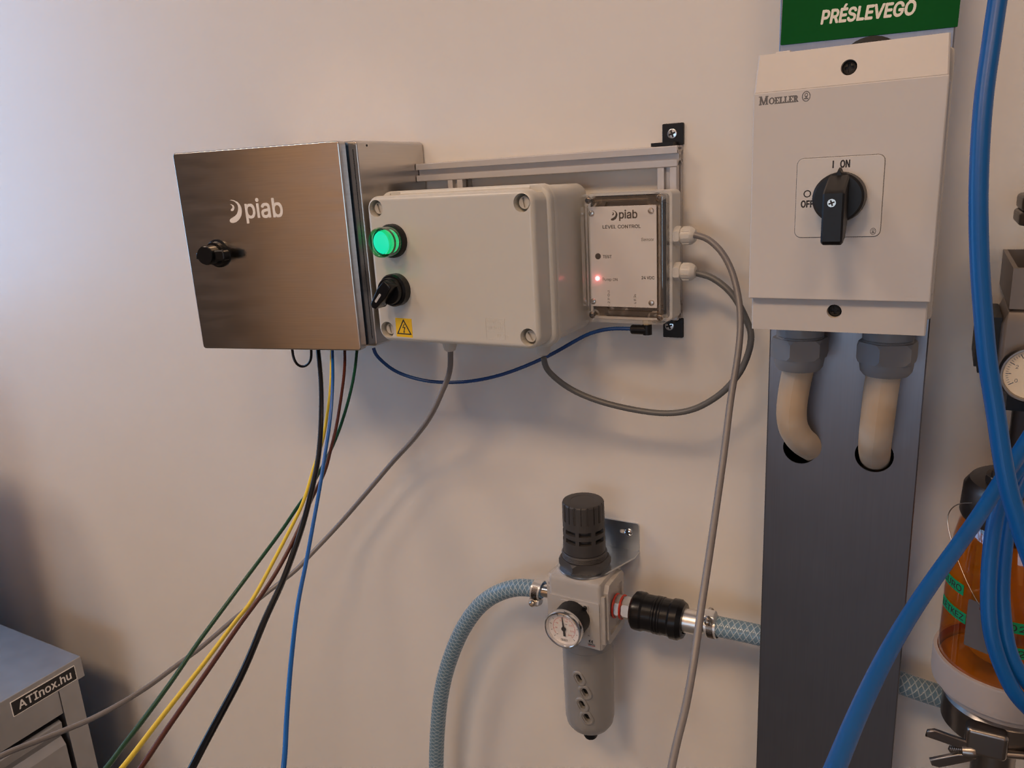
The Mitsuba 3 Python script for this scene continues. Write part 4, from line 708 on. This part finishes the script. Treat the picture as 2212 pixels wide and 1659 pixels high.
hose_clamp('worm drive hose clamp on the arched hose left of the regulator', -0.3865, 0.0550, 1.0312, 0.0106, -1.25, 0.12, -0.75, 1)
hose_clamp('worm drive hose clamp standing upright right of the black coupling', -0.1815, 0.0550, 1.0350, 0.0112, 1.25, -0.10, -0.95, -1)

# ------------------------------------------------------------------ hoses, tubes and cables
def run(name, curve, r, m, label, cat, more=(), group=None, **k):
    key = obj_tube(name, list(CURVES[curve]) + list(more), r, m, **k); tag(key, label, cat, group); return key
run('clear_hose', 'hose_left', 0.0102, 'hose_clear', 'clear braided hose arching down to the left of the regulator', 'hose', [(-0.566, -0.058, 0.62), (-0.56, -0.075, 0.45)], n=28)
run('clear_hose', 'hose_right', 0.0106, 'hose_clear', 'clear braided hose running behind the steel duct to the right', 'hose', [(0.13, -0.022, 0.985), (0.22, -0.022, 0.98)], n=28)
run('cable', 'grey_left', 0.0031, 'cable_grey', 'grey cable sweeping down left from under the junction box', 'cable', [(-0.822, -0.60, 0.945), (-0.83, -0.78, 0.80), (-0.84, -0.86, 0.40), (-0.84, -0.90, 0.004)])
run('cable', 'grey_sensor', 0.0030, 'cable_grey', 'grey cable from the upper gland hanging down past the quick coupling', 'cable', [(-0.147, -0.35, 1.02), (-0.15, -0.42, 0.80), (-0.16, -0.46, 0.40), (-0.18, -0.48, 0.004)])
run('cable', 'grey_power', 0.0031, 'cable_dark_grey', 'darker grey cable looping from the lower gland back to the junction box', 'cable')
run('air_tube', 'blue_link', 0.0020, 'tube_deep_blue', 'dark blue tube looping between steel cabinet and clear lid box', 'tube')
G_ = 'coloured tubes under the steel cabinet'
run('air_tube', 'black_tube', 0.0026, 'tube_black', 'thick black tube hanging from the steel cabinet', 'tube', [(-0.39, -0.60, 1.08), (-0.385, -0.78, 0.80), (-0.38, -0.9, 0.3), (-0.38, -0.92, 0.003)])
run('air_tube', 'blue_tube', 0.0017, 'tube_blue', 'bright blue tube hanging steeply from the steel cabinet', 'tube', [(-0.315, -0.545, 1.10), (-0.29, -0.68, 0.90), (-0.28, -0.8, 0.4), (-0.28, -0.82, 0.002)])
run('air_tube', 'yellow_tube', 0.0017, 'tube_yellow', 'yellow tube hanging from the steel cabinet', 'tube', [(-0.387, -0.62, 1.165), (-0.37, -0.78, 1.05), (-0.36, -0.98, 0.4), (-0.36, -1.0, 0.002)])
run('air_tube', 'brown_tube', 0.0017, 'tube_brown', 'dark brown tube hanging from the steel cabinet', 'tube', [(-0.37, -0.62, 1.165), (-0.35, -0.78, 1.05), (-0.34, -0.98, 0.4), (-0.34, -1.0, 0.002)])
run('air_tube', 'green_tube', 0.0017, 'tube_green', 'dark green tube hanging from the steel cabinet', 'tube', [(-0.396, -0.62, 1.168), (-0.38, -0.78, 1.06), (-0.37, -1.02, 0.4), (-0.37, -1.05, 0.002)])
run('air_tube', 'black_loop', 0.0015, 'tube_black', 'short thin black tube looped below the steel cabinet', 'tube')
run('power_cable', 'white_l', 0.0124, 'cable_cream', 'thick cream cable bending into the left hole of the duct', 'cable', [(-0.080, -0.028, 1.218)], n=28)
run('power_cable', 'white_r', 0.0128, 'cable_cream', 'thick cream cable dropping straight into the right hole of the duct', 'cable', [(-0.038, -0.030, 1.215)], n=28)
run('air_hose', 'hose_main', 0.0051, 'hose_blue', 'long blue hose running from top to bottom beside the main switch', 'hose', [(0.085, -0.28, 1.15), (0.09, -0.28, 0.8), (0.09, -0.30, 0.006)], n=24)
run('air_hose', 'hose_cross', 0.0049, 'hose_blue', 'blue hose crossing diagonally down left in front of the duct', 'hose', [(-0.03, -0.56, 1.20), (-0.03, -0.66, 1.0), (-0.03, -0.7, 0.4), (-0.03, -0.72, 0.006)], n=24)
run('air_hose', 'hose_coil', 0.0051, 'hose_blue', 'blue hose coiled in two turns in front of the amber bowl', 'hose', n=24)

# ------------------------------------------------------------------ amber filter regulator at the right edge
t = thing('amber_filter_regulator', 'large air filter regulator with amber bowl behind the coiled blue hose', 'filter regulator')
FX, FY = 0.0735, -0.0937
def F_(m, z=0.0): return mv(m, FX, FY, z)
obj('body', mv(slab(rr(0.080, 0.075, 0.004), 1.332, 1.392, 0.012, 0.001, 2), 0.0815, -0.0935, 0), 'filter_grey', t, smooth=25)
obj('side_port', cat_(bx(0.0270, 0.0420, -0.125, -0.062, 1.347, 1.384), bx(0.030, 0.044, -0.116, -0.07, 1.340, 1.350)), 'black', t, smooth=False, label='black side port')
obj('top_bracket', cat_(bx(0.0450, 0.0480, -0.128, -0.001, 1.391, 1.420), bx(0.0480, 0.12, -0.128, -0.124, 1.391, 1.420), bx(0.0450, 0.12, -0.003, -0.0005, 1.391, 1.420)), 'filter_grey', t, smooth=False)
obj('knob', cat_(mv(slab(rr(0.075, 0.075, 0.012), 1.4485, 1.4580, 0.003, 0.002), 0.0830, -0.09, 0), mv(slab(rr(0.073, 0.073, 0.012), 1.4585, 1.4690, 0.003, 0.002), 0.0830, -0.09, 0), mv(lathe([(0, 1.391), (0.018, 1.391), (0.018, 1.449), (0, 1.449)], 28), 0.0830, -0.09, 0)), 'dark_metal', t, smooth=25)
ax, az, ad = 0.0610, 1.3475, 0.131
gk = obj('gauge', W(lathe([(0, -0.002), (0.0185, -0.002), (0.0185, 0.010), (0, 0.010)], 44), ax + 0.0015, az, ad), 'dark_metal', t)
obj('bezel', W(lathe([(0.0180, 0.006), (0.0205, 0.006), (0.0207, 0.0120), (0.0196, 0.0142), (0.0184, 0.0142), (0.0178, 0.0120), (0.0180, 0.006)], 52), ax + 0.0015, az, ad), 'cast_steel', gk, smooth=40)
obj('dial', W(lathe([(0, 0.009), (0.0182, 0.009), (0.0182, 0.0104), (0, 0.0104)], 44), ax + 0.0015, az, ad), 'dial_cream', gk)
tick = []
for k in range(41):
    a = math.radians(212 - 244 * k / 40); L = 0.0030 if k % 5 == 0 else 0.0014; wv = 0.00028 if k % 5 == 0 else 0.00016
    tick.append(LineString([(0.0160 * math.cos(a), 0.0160 * math.sin(a)), ((0.0160 - L) * math.cos(a), (0.0160 - L) * math.sin(a))]).buffer(wv))
nm = [mv(txt(s, 0.0026, 0, 0.0001, at='c'), 0.0108 * math.cos(math.radians(q)), 0.0108 * math.sin(math.radians(q)) - 0.0013, 0) for s, q in (('0', 209), ('2', 154), ('4', 95), ('6', 35), ('8', -25))]
obj('scale', W(cat_(ext(union_all(tick), 0, 0.0001), *nm), ax + 0.0015, az, ad + 0.0104), 'ink_blue', gk, smooth=False)
obj('needle', W(rot2(ext(Polygon([(-0.0006, -0.004), (0.0006, -0.004), (0.0002, 0.013), (-0.0002, 0.013)]), 0, 0.0003), -1.2), ax + 0.0015, az, ad + 0.0112), 'ink', gk, smooth=False)
gl = trimesh.creation.cylinder(0.0181, 0.0001, sections=40); gl = trimesh.Trimesh(gl.vertices, gl.faces[gl.face_normals[:, 2] > 0.5], process=False)
obj('glass', W(gl, ax + 0.0015, az, ad + 0.0132), 'clear', gk, smooth=False)
obj('lower_block', bx(0.0500, 0.0950, -0.126, -0.07, 1.3155, 1.3325), 'black', t, smooth=False)
obj('riser', mv(lathe([(0, 1.244), (0.0170, 1.244), (0.0170, 1.316), (0, 1.316)], 36), FX, FY, 0), 'dark_metal', t)
cap = lathe([(0, 1.2180), (0.0440, 1.2180), (0.0452, 1.2210), (0.0440, 1.2430), (0.0400, 1.2490), (0.0290, 1.2520), (0.0240, 1.2490), (0.0235, 1.2440), (0, 1.2440)], 56)
obj('cap', F_(cap), 'dark_metal', t, smooth=35, label='dark metal cap')
obj('cap_bolt', mv(cat_(hexnut(0.0072, 0, 0.006), lathe([(0, 0.006), (0.0035, 0.006), (0.0035, 0.010), (0, 0.010)], 14)), 0.0505, -0.108, 1.2510), 'dark_metal', t)
bl = [(0.0405, 1.2180), (0.0445, 1.2100), (0.0475, 1.1950), (0.0498, 1.1650), (0.0505, 1.1200), (0.0508, 1.0880)]
bk = obj('bowl', F_(lathe(bl[::-1], 64)), 'amber', t, smooth=True, label='transparent amber bowl')
obj('filter_element', F_(lathe([(0, 1.100), (0.0290, 1.100), (0.0300, 1.104), (0.0300, 1.205), (0, 1.205)], 40)), 'element', t)
obj('bowl_ring', F_(lathe([(0.0500, 1.0700), (0.0538, 1.0690), (0.0545, 1.0740), (0.0545, 1.0920), (0.0540, 1.0945), (0.0512, 1.0948), (0.0510, 1.0880), (0.0500, 1.0700)], 64)), 'ring_white', t, smooth=40, label='white ring under the bowl')
obj('bowl_bottom', F_(lathe([(0, 1.0520), (0.0300, 1.0520), (0.0480, 1.0610), (0.0520, 1.0695), (0.0495, 1.0850), (0, 1.0870)], 56)), 'ring_white', t, smooth=35)
# embossed green label tapes stuck round the bowl
def curved(poly_or_mesh, zc, r, a_mid):
    """Bend a flat piece (u along the tape, v up, w out) round the bowl's axis; a_mid in degrees from -y towards +x."""
    m = poly_or_mesh; v = np.array(m.vertices); a = math.radians(a_mid) + v[:, 0] / r; rad = r + v[:, 2]
    return trimesh.Trimesh(np.c_[FX + rad * np.sin(a), FY - rad * np.cos(a), v[:, 1] + zc], m.faces, process=False)
def strip(w, h, n=24):
    m = cat_(*[bx(-w / 2 + w * k / n, -w / 2 + w * (k + 1) / n, -h / 2, h / 2, 0, 0.0004) for k in range(n)]); return m
for z, word, a_mid, wd in ((1.1650, 'EURO', -63, 0.028), (1.1420, 'LÉTKEZ', -60, 0.032), (1.1500, '2021', -1, 0.028), (1.1290, '2023', 0, 0.028)):
    tk = obj('label_tape', curved(strip(wd, 0.0090), z, 0.0512, a_mid), 'tape_green', bk, smooth=False, label='green label tape')
    w_ = txt(word, 0.0052, 0.0004, 0.0002, at='c', width=wd * 0.86)
    obj('lettering', curved(mv(w_, 0, -0.0026, 0), z, 0.0512, a_mid), 'ink', bk, smooth=False)

# small steel tag hung on the bowl by a wire
t = thing('metal_tag', 'blank grey metal tag hanging by a wire in front of the amber bowl', 'tag')
tg = ext(rr(0.0180, 0.0400, 0.0015).difference(Point(0.001, 0.0155).buffer(0.0018)), 0, 0.0007)
v = np.array(tg.vertices); c, s = math.cos(-0.45), math.sin(-0.45)
tg = trimesh.Trimesh(np.c_[0.0470 + v[:, 0] * c - v[:, 2] * 0 + v[:, 2] * s, -0.1485 + v[:, 0] * s - v[:, 2] * c, 1.1475 + v[:, 1]], tg.faces, process=False)
obj('plate', tg, 'tag_grey', t, smooth=False)
obj_tube('wire', [(0.0487, -0.1500, 1.1632), (0.0440, -0.1520, 1.1700), (0.0350, -0.1420, 1.1830), (0.0240, -0.125, 1.2050), (0.0200, -0.112, 1.2200), (0.0255, -0.118, 1.2330), (0.0350, -0.128, 1.2400)], 0.0004, 'screw_steel', t, n=6)

# ------------------------------------------------------------------ pipe clamp with wing nut under the filter
t = thing('pipe_clamp', 'dark stainless pipe clamp with wing nut below the amber filter', 'clamp')
PX, PY, PZ = 0.0730, -0.0880, 1.0360
ring = lathe([(0.0240, 1.0240), (0.0400, 1.0225), (0.0432, 1.0260), (0.0432, 1.0490), (0.0400, 1.0530), (0.0240, 1.0520), (0.0240, 1.0240)], 48)
obj('ring', mv(ring, PX, PY, 0), 'cast_steel', t, smooth=35)
obj('jaw', mv(slab(rr(0.030, 0.016, 0.004), 1.0255, 1.0500, 0.004, 0.004), 0.0620, -0.1330, 0), 'cast_steel', t)
obj('pipe', mv(lathe([(0, 0.45), (0.0165, 0.45), (0.0165, 1.0245), (0, 1.0245)], 40), PX, PY, 0), 'cast_steel', t)
def along_dir(m, p, q):
    z = np.array(q, float) - np.array(p, float); z /= np.linalg.norm(z); x = np.cross((0, 0, 1.0), z); x /= np.linalg.norm(x); y = np.cross(z, x)
    v = np.array(m.vertices); return trimesh.Trimesh(np.array(p) + v[:, :1] * x + v[:, 1:2] * y + v[:, 2:] * z, m.faces, process=False)
p0, p1 = (0.0780, -0.1335, 1.0300), (0.0340, -0.1405, 1.0250)
pr_ = [(0, 0)]
for k in range(14): pr_ += [(0.0030, 0.0215 + k * 0.0015), (0.0026, 0.0222 + k * 0.0015)]
bolt = lathe([(0, -0.02), (0.0031, -0.02), (0.0031, 0.0210)] + pr_[1:] + [(0, 0.0430)], 20)
obj('bolt', along_dir(bolt, p0, p1), 'cast_steel', t, smooth=20)
nut = lathe([(0, 0.0235), (0.0060, 0.0235), (0.0066, 0.0265), (0.0052, 0.0330), (0, 0.0330)], 24)
nk = obj('wing_nut', along_dir(nut, p0, p1), 'cast_steel', t)
for s, dz in ((1, 0.0), (-1, 0.0)):
    w = slab(Polygon([(0.0020, 0.0245), (0.0085, 0.0255), (0.0180, 0.0520), (0.0165, 0.0575), (0.0110, 0.0590), (0.0030, 0.0360)] if s > 0 else [(-0.0020, 0.0245), (-0.0085, 0.0255), (-0.0180, 0.0500), (-0.0165, 0.0555), (-0.0110, 0.0570), (-0.0030, 0.0360)]), -0.0020, 0.0020, 0.0012, 0.0012)
    v = np.array(w.vertices); w = trimesh.Trimesh(np.c_[v[:, 2], v[:, 0], v[:, 1]], w.faces, process=False)
    obj('wing', along_dir(w, p0, p1), 'cast_steel', nk)

# ------------------------------------------------------------------ stainless drawer table in the lower left corner
t = thing('drawer_table', 'stainless steel table with drawers and a black name plate, lower left corner', 'table')
TX, TY, TZ = -1.3004, -0.1000, 0.7145
obj('top', mv(slab(rr(0.90, 1.10, 0.003), -0.040, 0.0, 0.002, 0.0), TX - 0.45, TY - 0.55, TZ), 'table_steel', t)
np_ = ext(rr(0.1110, 0.0270, 0.0008), 0, 0.0010)
def on_side(m, y, z, off=0.0):
    """Faces +x: u runs along +y."""
    v = np.array(m.vertices); return trimesh.Trimesh(np.c_[TX + off + v[:, 2], y + v[:, 0], z + v[:, 1]], m.faces, process=False)
k_ = obj('name_plate', on_side(np_, -0.1710, 0.6912), 'ink', t, smooth=False, label='black name plate')
obj('plate_edge', on_side(ext(rr(0.1120, 0.0280, 0.001).difference(rr(0.1096, 0.0256, 0.0008)), 0, 0.0012), -0.1710, 0.6912), 'white_print', k_, smooth=False)
obj('lettering', on_side(txt('ATInox.hu', 0.0145, 0, 0.0003, bold=True, at='c', width=0.0920), -0.1700, 0.6850, 0.0011), 'white_print', k_, smooth=False)
obj('leg', bx(TX - 0.035, TX - 0.002, -0.1480, -0.1130, 0.0, TZ - 0.040), 'table_steel', t, smooth=False)
for lx, ly in ((-0.035, -1.05), (-0.86, -0.148), (-0.86, -1.05)): obj('leg', bx(TX + lx, TX + lx + 0.033, ly, ly + 0.035, 0.0, TZ - 0.040), 'table_steel', t, smooth=False)
obj('carcass', bx(TX - 0.80, TX - 0.030, -1.04, -0.1500, 0.12, TZ - 0.041), 'black', t, smooth=False)
obj('apron', bx(TX - 0.030, TX - 0.004, -1.04, -0.1485, 0.628, TZ - 0.0405), 'table_steel', t, smooth=False)
for z0, z1 in ((0.400, 0.6170), (0.17, 0.390)):
    prof = Polygon([(-0.030, z0), (-0.006, z0), (-0.006, z1 - 0.050), (-0.016, z1 - 0.036), (-0.006, z1 - 0.020), (-0.004, z1 - 0.004), (-0.010, z1), (-0.030, z1)])
    m = ext(prof, 0, 0.88); v = np.array(m.vertices)
    obj('drawer_front', trimesh.Trimesh(np.c_[TX + v[:, 0], -1.035 + v[:, 2], v[:, 1]], m.faces[:, ::-1], process=False), 'table_steel', t, smooth=20)
# the machine that stands on the table, just outside the frame, and shades the wall beside it
t = thing('equipment_case', 'brown metal equipment case standing on the drawer table', 'machine')
ex0, ex1, ey0, ey1, ez0, ez1 = TX - 0.88, TX - 0.16, -0.90, -0.21, TZ + 0.02, TZ + 0.50
obj('body', mv(slab(rr(ex1 - ex0, ey1 - ey0, 0.01), ez0, ez1, 0.006, 0.004), (ex0 + ex1) / 2, (ey0 + ey1) / 2, 0), 'case_brown', t)
for fx in (ex0 + 0.05, ex1 - 0.05):
    for fy in (ey0 + 0.05, ey1 - 0.05): obj('foot', mv(lathe([(0, 0), (0.018, 0), (0.022, 0.0205), (0, 0.0205)], 20), fx, fy, TZ), 'black_rubber', t)
obj('door', bx(ex1, ex1 + 0.004, ey0 + 0.03, ey1 - 0.03, ez0 + 0.03, ez1 - 0.03), 'filter_grey', t, smooth=False)
obj('door_pull', bx(ex1 + 0.004, ex1 + 0.018, ey1 - 0.07, ey1 - 0.055, ez0 + 0.17, ez0 + 0.33), 'chrome', t, smooth=False)
